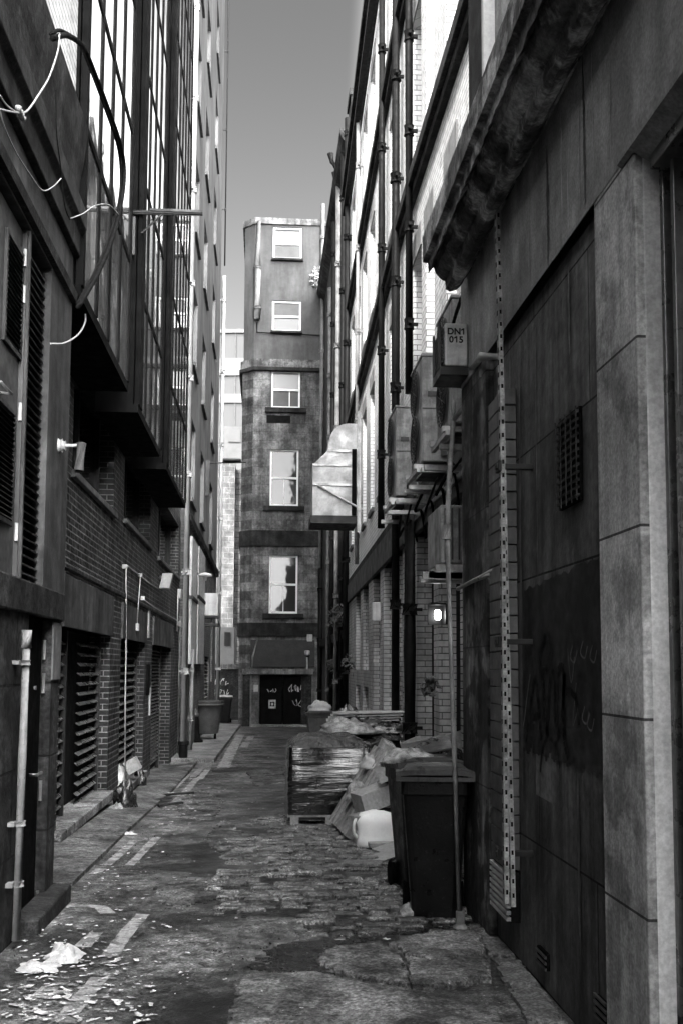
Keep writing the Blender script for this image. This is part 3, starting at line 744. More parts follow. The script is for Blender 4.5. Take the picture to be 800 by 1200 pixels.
# ================================================================== END building
YE = 41.0
xl = P(283, 600, YE).x; xr = 2.9
zE = lambda py: P(330, py, YE).z
EB = thing('corner_building', 'tall soot-stained stone building closing the lane, rendered top storeys', 'building', ((xl+xr)/2, YE+3, -.82))
ztop, zbnd = zE(256), zE(428)
zb0, zb1 = zE(640), zE(622); zc0_, zc1_ = zE(742), zE(730)
ch = .42   # chamfer on the left corner
def octo(mb, z0, z1, o=0.0, holes=()):
    frE = lambda u, n, z: (u, YE-n, z)
    mb.wall(lambda u, n, z: (u, YE-o-n, z), xl+ch, xr, z0, z1, holes, t=.16, back=3)
    mb.quad((xl+ch, YE-o, z0), (xl-o, YE+ch, z0), (xl-o, YE+ch, z1), (xl+ch, YE-o, z1))
    mb.quad((xl-o, YE+ch, z0), (xl-o, YE+12, z0), (xl-o, YE+12, z1), (xl-o, YE+ch, z1))
    mb.add([(xl+ch,YE-o,z1),(xr,YE-o,z1),(xr,YE+12,z1),(xl-o,YE+12,z1),(xl-o,YE+ch,z1)], [(0,1,2,3,4)])
    if o: mb.add([(xl+ch,YE-o,z0),(xr,YE-o,z0),(xr,YE+12,z0),(xl-o,YE+12,z0),(xl-o,YE+ch,z0)], [(4,3,2,1,0)])
    return mb
wins = [(320,354,303,267), (319,353,388,353), (318,352,478,435), (316,350,593,527), (315,349,719,651)]
WR = []
for x0, x1, yb2, yt2 in wins:
    a_ = P(x0, yb2, YE); b_ = P(x1, yt2, YE); WR.append((a_.x, b_.x, a_.z, b_.z))
octo(MB(), zbnd, ztop, 0, WR[:2]).build('upper_wall', M['endtop'], EB)
dx0, dx1 = P(304, 800, YE).x, P(359, 800, YE).x; dzt = zE(791)
octo(MB(), -1.3, zbnd-.003, .03, WR[2:]+[(dx0, dx1, -1.2, dzt)]).build('lower_wall', M['endstone'], EB)
octo(MB(), ztop-.28, ztop-.02, .09).build('parapet_coping', M['band'], EB)
octo(MB(), zbnd-.12, zbnd+.22, .12).build('string_course', M['band'], EB)
octo(MB(), zbnd-.26, zbnd-.122, .17).build('string_course', M['darkband'], EB)
octo(MB(), zb0, zb1, .1).build('string_course', M['darkband'], EB)
octo(MB(), zc0_-.12, zc1_, .12).build('string_course', M['darkband'], EB)
for k, (a, b_, c, d) in enumerate(WR):
    yg = YE+.13
    w_ = MB().box(a, b_, yg, yg+.02, c, d).build('window', M['litglass'] if k < 3 else M['glass'], EB)
    f_ = MB(); fw = .07; mz = c+(d-c)*(.5 if k else .5)
    for bx in ((a, a+fw, c, d), (b_-fw, b_, c, d), (a+fw, b_-fw, c, c+fw*1.3), (a+fw, b_-fw, d-fw, d), (a+fw, b_-fw, mz-.04, mz+.04)):
        f_.box(bx[0], bx[1], yg-.07, yg-.002, bx[2], bx[3])
    if k == 2: f_.box(b_-.45, b_-.41, yg-.04, yg-.002, c+fw*1.3, mz-.04)
    if k >= 3: f_.box((a+b_)/2-.015, (a+b_)/2+.015, yg-.04, yg-.002, c+fw*1.3, mz-.04)
    f_.build('frame', M['frame'], w_)
    MB().box(a-.25 if k > 1 else a-.06, b_+.25 if k > 1 else b_+.06, YE-.16, YE+.05, c-.2 if k > 1 else c-.1, c-.003).build('window_sill', M['darkband'], w_, bevel=.01)
    if k < 3: MB().box(a+fw, b_-fw, yg-.02, yg-.004, mz+.04 if k == 1 else c+.1, d-fw if k == 1 else mz-.04).build('blind', M['cabin'], w_)
MB().box(P(318,0,YE).x, P(345,0,YE).x, YE-.05, YE-.031, zE(496), zE(487)).build('slot_vent', M['blackmat'], EB)
# ground storey: fascia panel, door surround, doors
MB().box(P(303,0,YE).x, P(374,0,YE).x, YE-.13, YE-.033, zE(782), zE(750)).build('fascia_panel', M['darkband'] if 0 else mat('dark_fascia', .028, .5, .2, 2), EB, bevel=.01)
MB().box(P(294,0,YE).x, P(372,0,YE).x, YE-.22, YE-.034, zE(790), zE(784)).build('door_hood', M['band'], EB, bevel=.01)
for (a, b_) in ((295, 303.5), (359.5, 371)):
    MB().box(P(a,0,YE).x, P(b_,0,YE).x, YE-.1, YE-.034, -.9, zE(791)).build('door_surround', M['soot'], EB)
dm = (dx0+dx1)/2
for i, (a, b_) in enumerate(((dx0+.02, dm-.01), (dm+.01, dx1-.02))):
    dd = MB().box(a, b_, YE+.05, YE+.1, -.82, dzt-.01).build('door', M['black'], EB, bevel=.01)
    g = MB()
    rr = random.Random(3+i)
    def scrib(mb, x0, z0, w, h, y, n, r, rr):
        x = x0
        for k in range(n):
            pts = [(x+w/n*rr.uniform(-.3, .9), y, z0+h*rr.random()) for _ in range(4)]
            mb.tube(curve(pts, 5), r, 5); x += w/n
    if i == 0:
        scrib(g, a+.32, .55, .35, .16, YE+.045, 4, .014, rr); 
        cx, cz = a+.5, .1+.0
        g.box(cx-.14, cx+.14, YE+.044, YE+.049, cz-.18, cz+.16)
    else: scrib(g, a+.25, .55, .6, .35, YE+.045, 6, .016, rr); scrib(g, a+.4, -.05, .6, .45, YE+.045, 5, .01, rr)
    g.build('graffiti', M['graf_w'], dd)
    if i == 0:
        rg = MB(); rg.lathe((0,0,0), [(.05,0),(.1,0)], 4); 
        MB().box(cx-.09, cx+.09, YE+.038, YE+.043, cz-.1, cz+.08).build('sign_face', M['black'], dd)
        MB().box(cx-.045, cx+.045, YE+.032, YE+.037, cz-.06, cz+.04).build('sign_mark', M['graf_w'], dd)
MB().box(dx0-.3, dx1+.3, YE-.42, YE+.0, -1.1, -.7).build('door_step', M['pave'], EB)
# pipes on it
x = P(306, 0, YE).x
t = thing('soil_pipe', 'fat pale pipe left of the top windows of the corner building', 'pipe', (x, YE-.1, zE(378)))
MB().tube([(x, YE-.13, zE(376)), (x, YE-.13, zE(315))], .14, 14).build('pipe', M['wpipe'], t, smooth=True)
MB().tube([(x, YE-.13, zE(315)), (x+.02, YE-.1, zE(262))], [.12,.08], 14).build('upper_pipe', M['wpipe'], t, smooth=True)
for py in (363, 316): MB().cyl((x, YE-.13, zE(py)-.05), (x, YE-.13, zE(py)+.05), .17, 14).build('collar', M['wpipe'], t)
x2 = P(379.5, 0, YE).x
downpipe(x2, YE-.15, zE(665), zE(250)+.4, .085, M['wpipe'], 'tall pale downpipe on the right side of the corner building', 2.4)
downpipe(x2, YE-.15, -.75, zE(667), .1, M['bpipe'], 'black lower downpipe under the tall pale one at the lane end', 2.0)
zz = zE(391)
tag(MB().tube([(P(306,0,YE).x, YE-.08, zE(378)), (P(306,0,YE).x, YE-.08, zz), (x2, YE-.08, zz-.05)], .03, 8).build('waste_pipe', M['bpipe'], org=(x, YE-.08, zz)), 'thin dark waste pipe running level under the second window from the top', 'pipe')
for (px, py, lb2) in ((294, 765, 'small pale box fixed high left of the double doors'), (363, 748, 'white alarm box above the fascia at the lane end')):
    q = P(px, py, YE-.15)
    if px > 300: tag(MB().box(q.x-.11, q.x+.11, YE-.14, YE-.0, q.z-.13, q.z+.16).build('alarm_box', M['white'], org=(q.x, YE, q.z), bevel=.02), lb2, 'alarm box')
q = P(360, 775, YE-.3)
t = thing('bulkhead_lamp', 'white lamp on a thin stalk above the double doors', 'lamp', (q.x, YE-.2, q.z-.4))
MB().cyl((q.x, YE-.28, zE(784)), (q.x, YE-.28, zE(770)), .035).build('stalk', M['pgmetal'], t)
MB().lathe((q.x, YE-.28, zE(768)), [(.06,0),(.11,.04),(.11,.18),(.06,.2)], 14).build('head', M['white'], t)
q = P(300, 806, YE)
tag(MB().box(q.x-.09, q.x+.09, YE-.13, YE-.101, q.z-.15, q.z+.12).build('door_notice', M['paper'], org=(q.x, YE-.1, q.z)), 'small white notice left of the double doors', 'notice')
conduit_pts = [(293.5, 852), (294, 800), (296, 770), (302, 748)]
tag(MB().tube([P(a, b_, YE-.14) for a, b_ in conduit_pts], .035, 8).build('conduit', M['gpipe'], org=P(293, 852, YE-.14)), 'grey conduit curving up the left of the double doors', 'conduit')

# ================================================================== far gap on the left
t = thing('rubble_building', 'pale rubble-stone gable seen in the gap left of the corner building', 'building', (-2, 56, -.92))
MB().box(-4, P(275, 600, 56).x, 56, 62, -1, P(270, 542, 56).z).build('wall', M['rubble'], t)
MB().box(P(275, 600, 56).x+.005, 2, 56.5, 62, -1, P(270, 548, 56).z).build('side_wall', M['rubbled'], t)
q0, q1 = P(258, 772, 52), P(275, 735, 52)
M['cabin'] = mat('cabin_panel', .09, .6, .1, 2)
t = thing('site_cabin', 'white cabin with one dark window above the graffitied wall', 'cabin', (q0.x, 52, -.9))
MB().box(q0.x-2, q1.x, 52, 55, -1, q1.z).build('wall', M['cabin'], t)
a_, b_ = P(263, 757, 52), P(270, 741, 52); MB().box(a_.x, b_.x, 51.95, 51.99, a_.z, b_.z).build('window', M['glass'], t)
t = thing('yard_wall', 'low dark wall with pale graffiti in the gap beside the corner building', 'wall', (-1.5, 47, -.92))
w0 = MB().box(-6, .5, 47, 47.3, -1, P(270, 784, 47).z).build('wall', M['soot'], t)
MB().box(-6, .5, 46.9, 47.4, P(270, 784, 47).z+.002, P(270, 778, 47).z).build('coping', M['band'], t)
g = MB(); rr = random.Random(5)
scrib(g, P(258, 0, 47).x, P(0, 802, 47).z, .9, .3, 46.985, 6, .02, rr); scrib(g, P(258, 0, 47).x, P(0, 815, 47).z, .9, .3, 46.985, 7, .012, rr)
g.build('graffiti', M['graf_w'], t)
# curved office, far
t = thing('office_tower', 'distant curved office block with white and glass bands', 'building', (-20, 125, -.92))
cxo, cyo, ro = P(300, 400, 110).x, 130.0, 20.0
def ring(z0, z1, r):
    mb = MB(); n = 48
    for k in range(n):
        a0, a1 = math.pi+math.pi*k/n, math.pi+math.pi*(k+1)/n
        mb.quad((cxo+r*math.cos(a0), cyo+r*math.sin(a0), z0), (cxo+r*math.cos(a1), cyo+r*math.sin(a1), z0), (cxo+r*math.cos(a1), cyo+r*math.sin(a1), z1), (cxo+r*math.cos(a0), cyo+r*math.sin(a0), z1))
    mb.add([(cxo+r*math.cos(math.pi+math.pi*k/n), cyo+r*math.sin(math.pi+math.pi*k/n), z1) for k in range(n+1)], [tuple(range(n+1))])
    return mb
pz = lambda py: P(270, py, 110).z
ring(-1, pz(388), ro).build('glazing', M['officeg'], t)
for a_, b_ in ((420, 440), (462, 472), (390, 386)):
    ring(pz(b_), pz(a_), ro+.3).build('cladding_band', M['officew'], t)
rr2 = MB()
for k in range(20):
    a0 = math.pi*1.15+math.pi*.7*k/20; rr2.box(cxo+(ro+.1)*math.cos(a0)-.06, cxo+(ro+.1)*math.cos(a0)+.06, cyo+(ro+.1)*math.sin(a0)-.06, cyo+(ro+.1)*math.sin(a0)+.06, 0, pz(388))
rr2.build('mullions', M['gmetal'], t)
t = thing('roof_extension', 'pale rooftop storey with square window above the rubble gable', 'building', (-2, 60, 12))
a_, b_ = P(258, 545, 62.5), P(283, 500, 62.5)
MB().box(a_.x-4, b_.x+2, 62.5, 66, 0, b_.z).build('wall', M['cabin'], t)
a2, b2 = P(268, 518, 62.5), P(282, 504, 62.5); MB().box(a2.x, b2.x, 62.4, 62.49, a2.z, b2.z).build('window', M['officew'], t)

# ================================================================== RIGHT FAR: R3 dark building
XR3 = 2.3
R3 = thing('sooty_tenement', 'narrow dark tenement wall hung with pipes between white-brick and corner buildings', 'building', (XR3+1, 34, -.7))
y30 = 28.2; zr3 = 16.9
fr3 = lambda u, n, z: (XR3-n, u, z)
hs = []
for z in (3.3, 6.9, 10.5, 14.0):
    for y in (29.6, 32.3, 35.0, 37.8): hs.append((y, y+1.0, z, z+1.9))
gh = [(30.2, 31.6, -.8, 2.0), (33.5, 34.6, -.8, 2.0), (36.5, 38.2, -.9, 2.1)]
MB().wall(fr3, y30, YE-.05, -1.2, zr3, hs+gh, t=.2, back=3).build('wall', M['cstone2'], R3)
for h in hs+gh: 
    w_ = MB().box(XR3+.2, XR3+.21, h[0], h[1], h[2], h[3]).build('window' if h in hs else 'doorway', M['glass'] if h in hs else M['blackmat'], R3)
    if h in hs:
        MB().box(XR3+.15, XR3+.2, h[0], h[0]+.08, h[2], h[3]).box(XR3+.15, XR3+.2, h[1]-.08, h[1], h[2], h[3]).box(XR3+.15, XR3+.2, h[0]+.08, h[1]-.08, (h[2]+h[3])/2-.04, (h[2]+h[3])/2+.04).build('frame', M['frame'], w_)
MB().profile_y([(XR3, zr3-.4), (XR3-.22, zr3-.2), (XR3-.3, zr3-.02), (XR3-.3, zr3+.12), (XR3, zr3+.12)], y30, YE-.1).build('eaves_cornice', M['soot'], R3)
MB().profile_y([(XR3, 2.3), (XR3-.12, 2.36), (XR3-.16, 2.6), (XR3, 2.68)], y30, YE-.2).build('string_course', M['soot'], R3)
MB().box(XR3+.05, XR3+.9, y30+.3, y30+1.3, zr3+.1, zr3+1.3).build('chimney', M['soot'], R3)
MB().box(XR3, XR3+.95, y30+.25, y30+1.35, zr3+1.302, zr3+1.5).build('chimney_cap', M['soot'], R3)
for i, (px, m, r, zt4) in enumerate(((384, M['gpipe'], .07, 15), (388.5, M['bpipe'], .08, 16.5), (394, M['gpipe'], .09, 16.9), (400, M['bpipe'], .09, 16.9), (405, M['bpipe'], .09, 16.9))):
    Y = GX(XR3-.13, px, 700)[0]
    downpipe(XR3-.13, Y, gz(2, Y), zt4, r, m, ['slender grey downpipe farthest along the dark right wall', 'black downpipe between two grey ones on the dark right wall', 'thicker grey downpipe in the middle of the dark right wall', 'black downpipe on the dark right wall right after the thicker grey one', 'black downpipe where the dark wall meets the white brick'][i], 2.2+.2*i, wallX=XR3)
# roof-level flue stubs
for i, (pp, lb2) in enumerate((([(400, 200), (393, 196), (389, 190), (387, 180)], 'bent black flue poking out at the eaves on the right'), ([(398, 232), (393, 222), (391, 202)], 'second bent flue just below, at the right eaves'))):
    Y = 30.5+i*1.5
    pts = [P(a, b_, Y) for a, b_ in pp]; pts[0].x = XR3
    tag(MB().tube(pts, [.07,.07,.07,.1], 8).build('flue', M['bpipe'], org=pts[0], smooth=True) if len(pts) == 4 else MB().tube(pts, .07, 8).build('flue', M['bpipe'], org=pts[0], smooth=True), lb2, 'flue')

# ================================================================== RIGHT: white glazed brick building (R2)
XW = 2.0
R2 = thing('white_brick_building', 'white glazed-brick building with dark string courses and black pipes, on the right', 'building', (XW+1, 15, -.3))
yW0, yWm, yW1 = 7.45, 14.6, 28.1
frW = lambda u, n, z: (XW-n, u, z)
SL = .022
frV = lambda u, n, z: (XW+SL*(u-yWm)-n, u, z)
zG = 3.3
farA = [GX(XW, 541, 780)[0]+.1, GX(XW, 514, 780)[0], GX(XW, 488, 780)[0]]
ho = [(f_-(1.35 if k else .9), f_, -.8, zG) for k, f_ in enumerate(farA)]
MB().wall(frW, yW0, yWm, -.8, zG, ho, t=.2, back=.8).build('ground_storey', M['ltile'], R2)
def slantY(px):
    for i in range(2000):
        u = 14+i*.01; X = XW+SL*(u-yWm)
        if 310+F*X/u < px: return u
    return 28
farB = [slantY(p) for p in (464, 450, 437.5, 425.5, 417)]
hb = [(f_-1.45, f_, -.9 if k not in (3,4) else 1.5, zG) for k, f_ in enumerate(farB)] + [(farB[3]-1.45, farB[3], -.9, 1.15), (farB[4]-1.45, farB[4], -.9, 1.15)]
hb[0] = (farB[0]-.9, farB[0], -.9, zG)
MB().wall(frV, yWm+.002, yW1, -.9, zG, hb, t=.2, back=.8).build('ground_storey', M['ltile'], R2)
for fr, hs_ in ((frW, ho), (frV, hb)):
    for h in hs_: MB().fbox(fr, h[0], h[1], -.22, -.2, h[2], h[3]).build('doorway', M['blackmat'], R2)
# lintel beam, dark ledge, drooping
for fr, a, b_ in ((frW, yW0, yWm), (frV, yWm+.002, yW1)):
    MB().fbox(fr, a, b_, 0, .07, zG-.0, zG+.46).build('lintel', M['concrete'] if 0 else mat('grubby_lintel', .06, .7, .3, 2, streak=.3), R2, bevel=.01)
    MB().fbox(fr, a, b_, 0, .05, zG+.462, zG+.6).build('ledge', M['darkband'], R2)
zS = [8.05, 11.4, 14.75]
upA = [(12.95, 13.7), (11.95, 12.62), (10.45, 11.15), (8.9, 9.6)]
hA = [(a, b_, z0, z1) for a, b_ in upA for z0, z1 in ((5.0, 7.1), (8.5, 10.6), (12.0, 13.9))]
MB().wall(frW, yW0, yWm, zG+.461, 14.8, hA, t=.2, back=.8).build('upper_wall', M['tile'], R2)
upB = [(15.7+2.05*k, 16.65+2.05*k) for k in range(6)]
hB = [(a, b_, z0, z1) for a, b_ in upB for z0, z1 in ((4.7, 7.2), (8.7, 10.7), (12.0, 14.0))]
MB().wall(frV, yWm+.002, yW1, zG+.461, 14.8, hB, t=.2, back=.8).build('upper_wall', M['tile'], R2)
for fr, hs_ in ((frW, hA), (frV, hB)):
    for a, b_, c, d in hs_:
        w_ = MB().fbox(fr, a, b_, -.2, -.19, c, d).build('window', M['glass'], R2)
        MB().fbox(fr, a, a+.05, -.19, -.13, c, d).fbox(fr, b_-.05, b_, -.19, -.13, c, d).fbox(fr, a+.05, b_-.05, -.19, -.14, (c+d)/2-.03, (c+d)/2+.03).build('frame', M['frame'], w_)
        MB().fbox(fr, a-.05, b_+.05, 0.003, .02, d, d+.32).build('window_lintel', mat('splayed_lintel', .2, .7, .2, 3) if 'splayed_lintel' not in bpy.data.materials else bpy.data.materials['splayed_lintel'], w_)
        MB().fbox(fr, a-.05, b_+.05, -.12, .05, c-.09, c-.002).build('window_sill', M['copple'], w_)
for z in zS:
    for fr, a, b_ in ((frW, yW0, yWm), (frV, yWm, yW1)):
        top = z > 14
        c = MB().fbox(fr, a, b_, 0, .14, z, z+.16).fbox(fr, a, b_, 0, .08, z-.12, z-.001)
        if top: c.fbox(fr, a, b_, 0, .26, z+.162, z+.3)
        c.build('string_course' if not top else 'roof_cornice', M['soot'], R2, bevel=.008)
MB().fbox(frV, yWm, yW1, .1, .22, 14.35, 14.47).build('gutter', M['bpipe'], R2)
MB().box(XW+.8, XW+7, yW0, yW1, 0, 14.7).build('core', M['gbrick'], R2)
# black pipes
def pipeW(px, off, z0, z1, r, label, m=None, fr_slant=False, step=1.5):
    u = 14.0
    if fr_slant:
        u = slantY(px); X = XW+SL*(u-yWm)-off; u2 = u*X/(X+off); X = XW+SL*(u2-yWm)-off; u = u2; wx = X+off
    else: X = XW-off; u = GX(X, px, 600)[0]; wx = XW
    return downpipe(X, u, z0, z1, r, m or M['bpipe'], label, step, wallX=wx)
pipeW(479, .12, 5.2, 14.7, .055, 'thin black downpipe nearest the camera on the white brick', step=1.35)
pipeW(463, .12, -.25, 14.7, .066, 'thick black downpipe in the centre of the white brick', step=1.6)
pipeW(479.5, .16, -.25, 3.9, .08, 'fat black stack rising between the tiled piers', step=1.5)
pipeW(448, .12, 3.9, 14.7, .06, 'black downpipe left of the thick one on white brick', fr_slant=True, step=1.8)
pipeW(419, .12, 3.9, 14.4, .05, 'white downpipe on the white brick behind the duct', M['wpipe'], True, 2)
# lit lamp on pier
y, z = GX(XW-.15, 510, 720)
bl = thing('wall_lamp', 'small lit bulkhead lamp between two white tiled piers', 'lamp', (XW-.05, y, z))
MB().box(XW-.06, XW, y-.1, y+.1, z-.11, z+.11).box(XW-.22, XW-.05, y+.09, y+.12, z-.11, z+.11).box(XW-.22, XW-.05, y-.1, y+.1, z+.1, z+.125).build('casing', M['dmetal'], bl)
MB().lathe((XW-.13, y, z-.08), [(.02,.02),(.035,.04),(.035,.11),(.02,.13)], 14).build('bulb', M['lamp'], bl, smooth=True)
y, z = GX(XW-.1, 447, 715)
y, z = slantY(447), GX(XW+.05, 447, 716)[1]
tag(MB().box(XW-.1, XW+.06, y-.1, y+.1, z-.17, z+.17).build('wall_box', M['white'], org=(XW, y, z), bevel=.02), 'small white plastic box on the tiled piers', 'wall box')

# big duct hood
u = 17.6
hd = thing('extract_duct', 'galvanised sheet-metal extract duct with a curved top jutting from the white brick', 'duct', (2.05, 18, 3.5))
yD = 17.8
a_ = P(366, 606, yD); b_ = P(416, 544, yD); mtop = P(383, 529, yD); tp = P(402, 497, yD); xr_ = P(421, 0, yD).x
z_low, z_a, z_b, z_t = P(380, 604, yD).z, P(380, 545, yD).z, P(380, 528, yD).z, P(400, 496, yD).z
x_l = P(366.5, 560, yD).x; x_m = P(384, 528, yD).x
yE2 = yD+.9
prof = [(x_l, z_low), (x_l, z_a), (x_m, z_b), (x_m+.02, z_b+.14)]
for k in range(1, 7):
    w_ = math.pi/2*k/6; prof.append((x_m+.02+.34*(1-math.cos(w_)), z_b+.14+(z_t-z_b-.14)*math.sin(w_)))
prof += [(xr_, z_t), (xr_, z_low)]
MB().profile_y(prof, yD, yE2).build('casing', M['duct'], hd)
MB().box(x_l-.03, xr_, yD-.03, yE2+.03, z_low-.14, z_low-.002).build('base_tray', M['dmetal'], hd)
fl_ = MB()
for z in (z_a, z_b): fl_.box(x_l+.0 if z == z_a else x_m, P(419,0,yD).x, yD-.025, yD-.003, z-.02, z+.02)
for k in range(7): fl_.cyl((x_l+.1+k*.12, yD-.04, z_a), (x_l+.1+k*.12, yD-.02, z_a), .015, 6)
zq = P(380, 568, yD).z
fl_.box(x_l, xr_, yD-.04, yD-.003, zq-.02, zq+.02); fl_.build('flange', M['galv'], hd)
st0, st1 = P(372, 570, yD), P(418, 598, yD)
MB().tube([(st0.x, yD-.06, st0.z), (st1.x+.1, yD-.06, st1.z)], .02, 6).build('strut', M['galv'], hd)
MB().box(P(414,0,yD).x, P(419.3,0,yD).x, yD-.05, yD-.041, z_low, z_b+.03).build('end_panel', M['black'], hd)
MB().box(P(420,0,yD).x, P(424,0,yD).x, yD-.1, yD-.035, z_low-.3, z_t+.2).build('upright', M['galv'], hd)

# AC condensers on arms
def condenser(w=.29, l=.8, h=1.15):
    t = thing('air_conditioner', '-', 'air conditioner', (0,0,0), 'air conditioners racked along the right wall')
    MB().box(-w/2, w/2, 0, l, 0, h).build('casing', M['acmetal'], t, bevel=.015)
    g = MB(); g2 = MB()
    for zc in (h*.27, h*.73):
        g2.add([( -w/2-.004, l/2+.25*math.cos(2*math.pi*k/20), zc+.25*math.sin(2*math.pi*k/20)) for k in range(20)], [tuple(range(20))])
        for r in (.07, .12, .17, .22, .26): 
            g.tube([(-w/2-.03, l/2+r*math.cos(2*math.pi*k/18), zc+r*math.sin(2*math.pi*k/18)) for k in range(19)], .005, 4, False)
        for k in range(8): 
            c, s = math.cos(math.pi*k/8), math.sin(math.pi*k/8)
            g.tube([(-w/2-.03, l/2-.26*c, zc-.26*s), (-w/2-.03, l/2+.26*c, zc+.26*s)], .004, 4)
    g2.build('fan_recess', M['gmetal'], t, fix=False); g.build('fan_grille', M['dmetal'], t)
    MB().box(-w/2+.0, w/2, -.006, -.001, h*.5, h*.5+.008).build('side_seam', M['gmetal'], t)
    MB().box(-w/2+.06, w/2-.12, -.012, -.001, h*.62, h*.62+.05).build('grab_handle', M['gmetal'], t)
    MB().box(w/2-.09, w/2-.03, -.03, -.001, .06, .22).build('valve_cover', M['gmetal'], t)
    MB().box(-w/2-.01, w/2+.01, -.01, l+.01, h-.002, h+.03).build('top_cover', M['acmetal'], t, bevel=.008)
    f = MB()
    for yy in (.05, l-.1): MB().box(-w/2-.08, w/2+.22, yy, yy+.055, -.07, -.02).build('support_arm', M['galv'], t)
    MB().box(-w/2-.06, -w/2-.02, 0, l, -.115, -.0705).build('support_arm', M['galv'], t)
    MB().box(-w/2+.02, w/2+.1, .1, l-.15, -.1, -.075).build('drip_tray', M['dmetal'], t)
    return t
ac0 = condenser()
z_ac = GX(1.6, 453, 588)[1]
labs = ['tall condenser unit nearest the camera in the rack, right beyond the numbered unit', 'middle tall condenser unit along the rack on the right wall', 'farthest tall condenser unit in the rack, above the black stack']
for i, y in enumerate((8.95, 10.7, 12.9)):
    o = ac0 if i == 0 else copy_tree(ac0)
    o.location = (1.8-.035*(3-i)*0, y, z_ac); o['label'] = labs[i]
# extra tray rows under
# lower pair of trays & cabinet near (520-545, 590-680)
def arms(name, y, z, x0, x1, label):
    q = MB().box(x0, x1, y, y+.06, z-.03, z+.03).box(x0, x1, y+.5, y+.56, z-.03, z+.03)
    return tag(q.build(name, M['galv'], org=(x1, y, z), bevel=.004), label, 'bracket')
y, z = GX(XW-.3, 508, 672); arms('support_bracket', 9.2, P(500, 674, 9.2).z, P(500, 0, 9.2).x, XW, 'pale pair of steel arms on the tiled pier, the lower ones')
q0, q1 = P(516, 660, 8.6), P(545, 592, 8.6)
t = thing('condenser_cabinet', 'grey ribbed cabinet on a shelf half hidden by the dark stone pier', 'cabinet', (q1.x, 8.6, q0.z))
c = MB().box(q0.x, 2.0, 8.6, 9.3, q0.z, q1.z).build('casing', M['acmetal'], t, bevel=.01)
rb = MB()
for k in range(6): rb.box(q0.x+.03+k*.06, q0.x+.045+k*.06, 8.585, 8.598, q0.z+.03, q1.z-.03)
rb.build('ribs', M['gmetal'], t)
MB().box(q0.x-.06, 2.0, 8.5, 8.56, q0.z-.08, q0.z-.02).build('support_arm', M['galv'], t)
MB().box(q0.x-.06, 2.0, 9.2, 9.26, q0.z-.08, q0.z-.02).build('support_arm', M['galv'], t)
t = thing('bracket_rack', 'row of stepped galvanised arms under the condenser units on the right wall', 'bracket', (2.0, 11, z_ac-.2))
for k, yy in enumerate((9.15, 9.85, 10.25, 10.95, 11.55, 11.85, 12.3, 12.75, 13.2, 13.6)):
    MB().box(1.58-.03*(k % 2), 2.0, yy, yy+.06, z_ac-.2-.06*(k % 2), z_ac-.15-.06*(k % 2)).build('support_arm', M['galv'], t)
MB().box(1.9, 1.96, 9.1, 13.7, z_ac-.32, z_ac-.265).build('runner', M['galv'], t)

# numbered unit
yN = 7.02
n0, n1 = P(521, 428, yN), P(547, 379, yN)
xb = n0.x-.0
XN = 1.42
nu = thing('air_conditioner', 'pale unit lettered DN1 015 hanging under the end of the cornice', 'air conditioner', (n0.x, yN, n0.z))
MB().box(n0.x, n1.x, yN, yN+.38, n0.z, n1.z).build('casing', mat('numbered_casing', .5, .5, .2, 6, streak=.3, blotch=.5, blotch_v=.6, blscale=9), nu, bevel=.01)
g = MB()
for k in range(9):
    zz = n0.z+.04+k*(n1.z-n0.z-.08)/8; g.box(n0.x-.02, n0.x-.004, yN+.03, yN+.36, zz-.01, zz+.01)
g.box(n0.x-.035, n0.x-.022, yN+.05, yN+.08, n0.z, n1.z).box(n0.x-.035, n0.x-.022, yN+.3, yN+.33, n0.z, n1.z)
g.build('side_grille', M['dmetal'], nu)
MB().box(n0.x-.03, n1.x+.02, yN+.02, yN+.36, n0.z-.06, n0.z-.002).build('base_tray', M['dmetal'], nu)
MB().box(n1.x, XN, yN+.1, yN+.14, n0.z+.02, n0.z+.06).box(n1.x, XN, yN+.3, yN+.34, n0.z+.02, n0.z+.06).build('support_arm', M['dmetal'], nu)
def text(s, size, loc, rotz, rotx, m, name, parent):
    cu = bpy.data.curves.new(name, 'FONT'); cu.body = s; cu.size = size; cu.extrude = .001; cu.align_x = 'CENTER'; cu.offset = size*.03
    tmp = bpy.data.objects.new('tmp', cu); COL.objects.link(tmp)
    bpy.context.view_layer.update()
    me = bpy.data.meshes.new_from_object(tmp.evaluated_get(bpy.context.evaluated_depsgraph_get()))
    bpy.data.objects.remove(tmp); bpy.data.curves.remove(cu)
    me.transform(Matrix.Translation(Vector(loc)-ORG[parent.name]) @ Matrix.Rotation(rotz, 4, 'Z') @ Matrix.Rotation(rotx, 4, 'X'))
    me.materials.clear(); me.materials.append(m)
    o = bpy.data.objects.new(name, me); COL.objects.link(o); o.parent = parent; ORG[o.name] = ORG[parent.name]; return o
cxn = (n0.x+n1.x)/2
tx = P(534, 392, yN).z; tx2 = P(534, 401.5, yN).z
ts = .064
text('DN', ts, (cxn-.016, yN-.004, tx), 0, math.pi/2, M['text'], 'lettering', nu)
text('0', ts, (cxn-.036, yN-.004, tx2), 0, math.pi/2, M['text'], 'lettering', nu)
text('5', ts, (cxn+.034, yN-.004, tx2), 0, math.pi/2, M['text'], 'lettering', nu)
for (gx, gz_) in ((cxn+.052, tx), (cxn+.002, tx2)):
    h_ = ts*.7
    MB().box(gx-.0045, gx+.0045, yN-.005, yN-.003, gz_, gz_+h_).obox((gx-.009, yN-.0055, gz_+h_*.8), (.009, 0, .006), (0, .001, 0), (-.0025, 0, .004)).build('lettering', M['text'], nu)

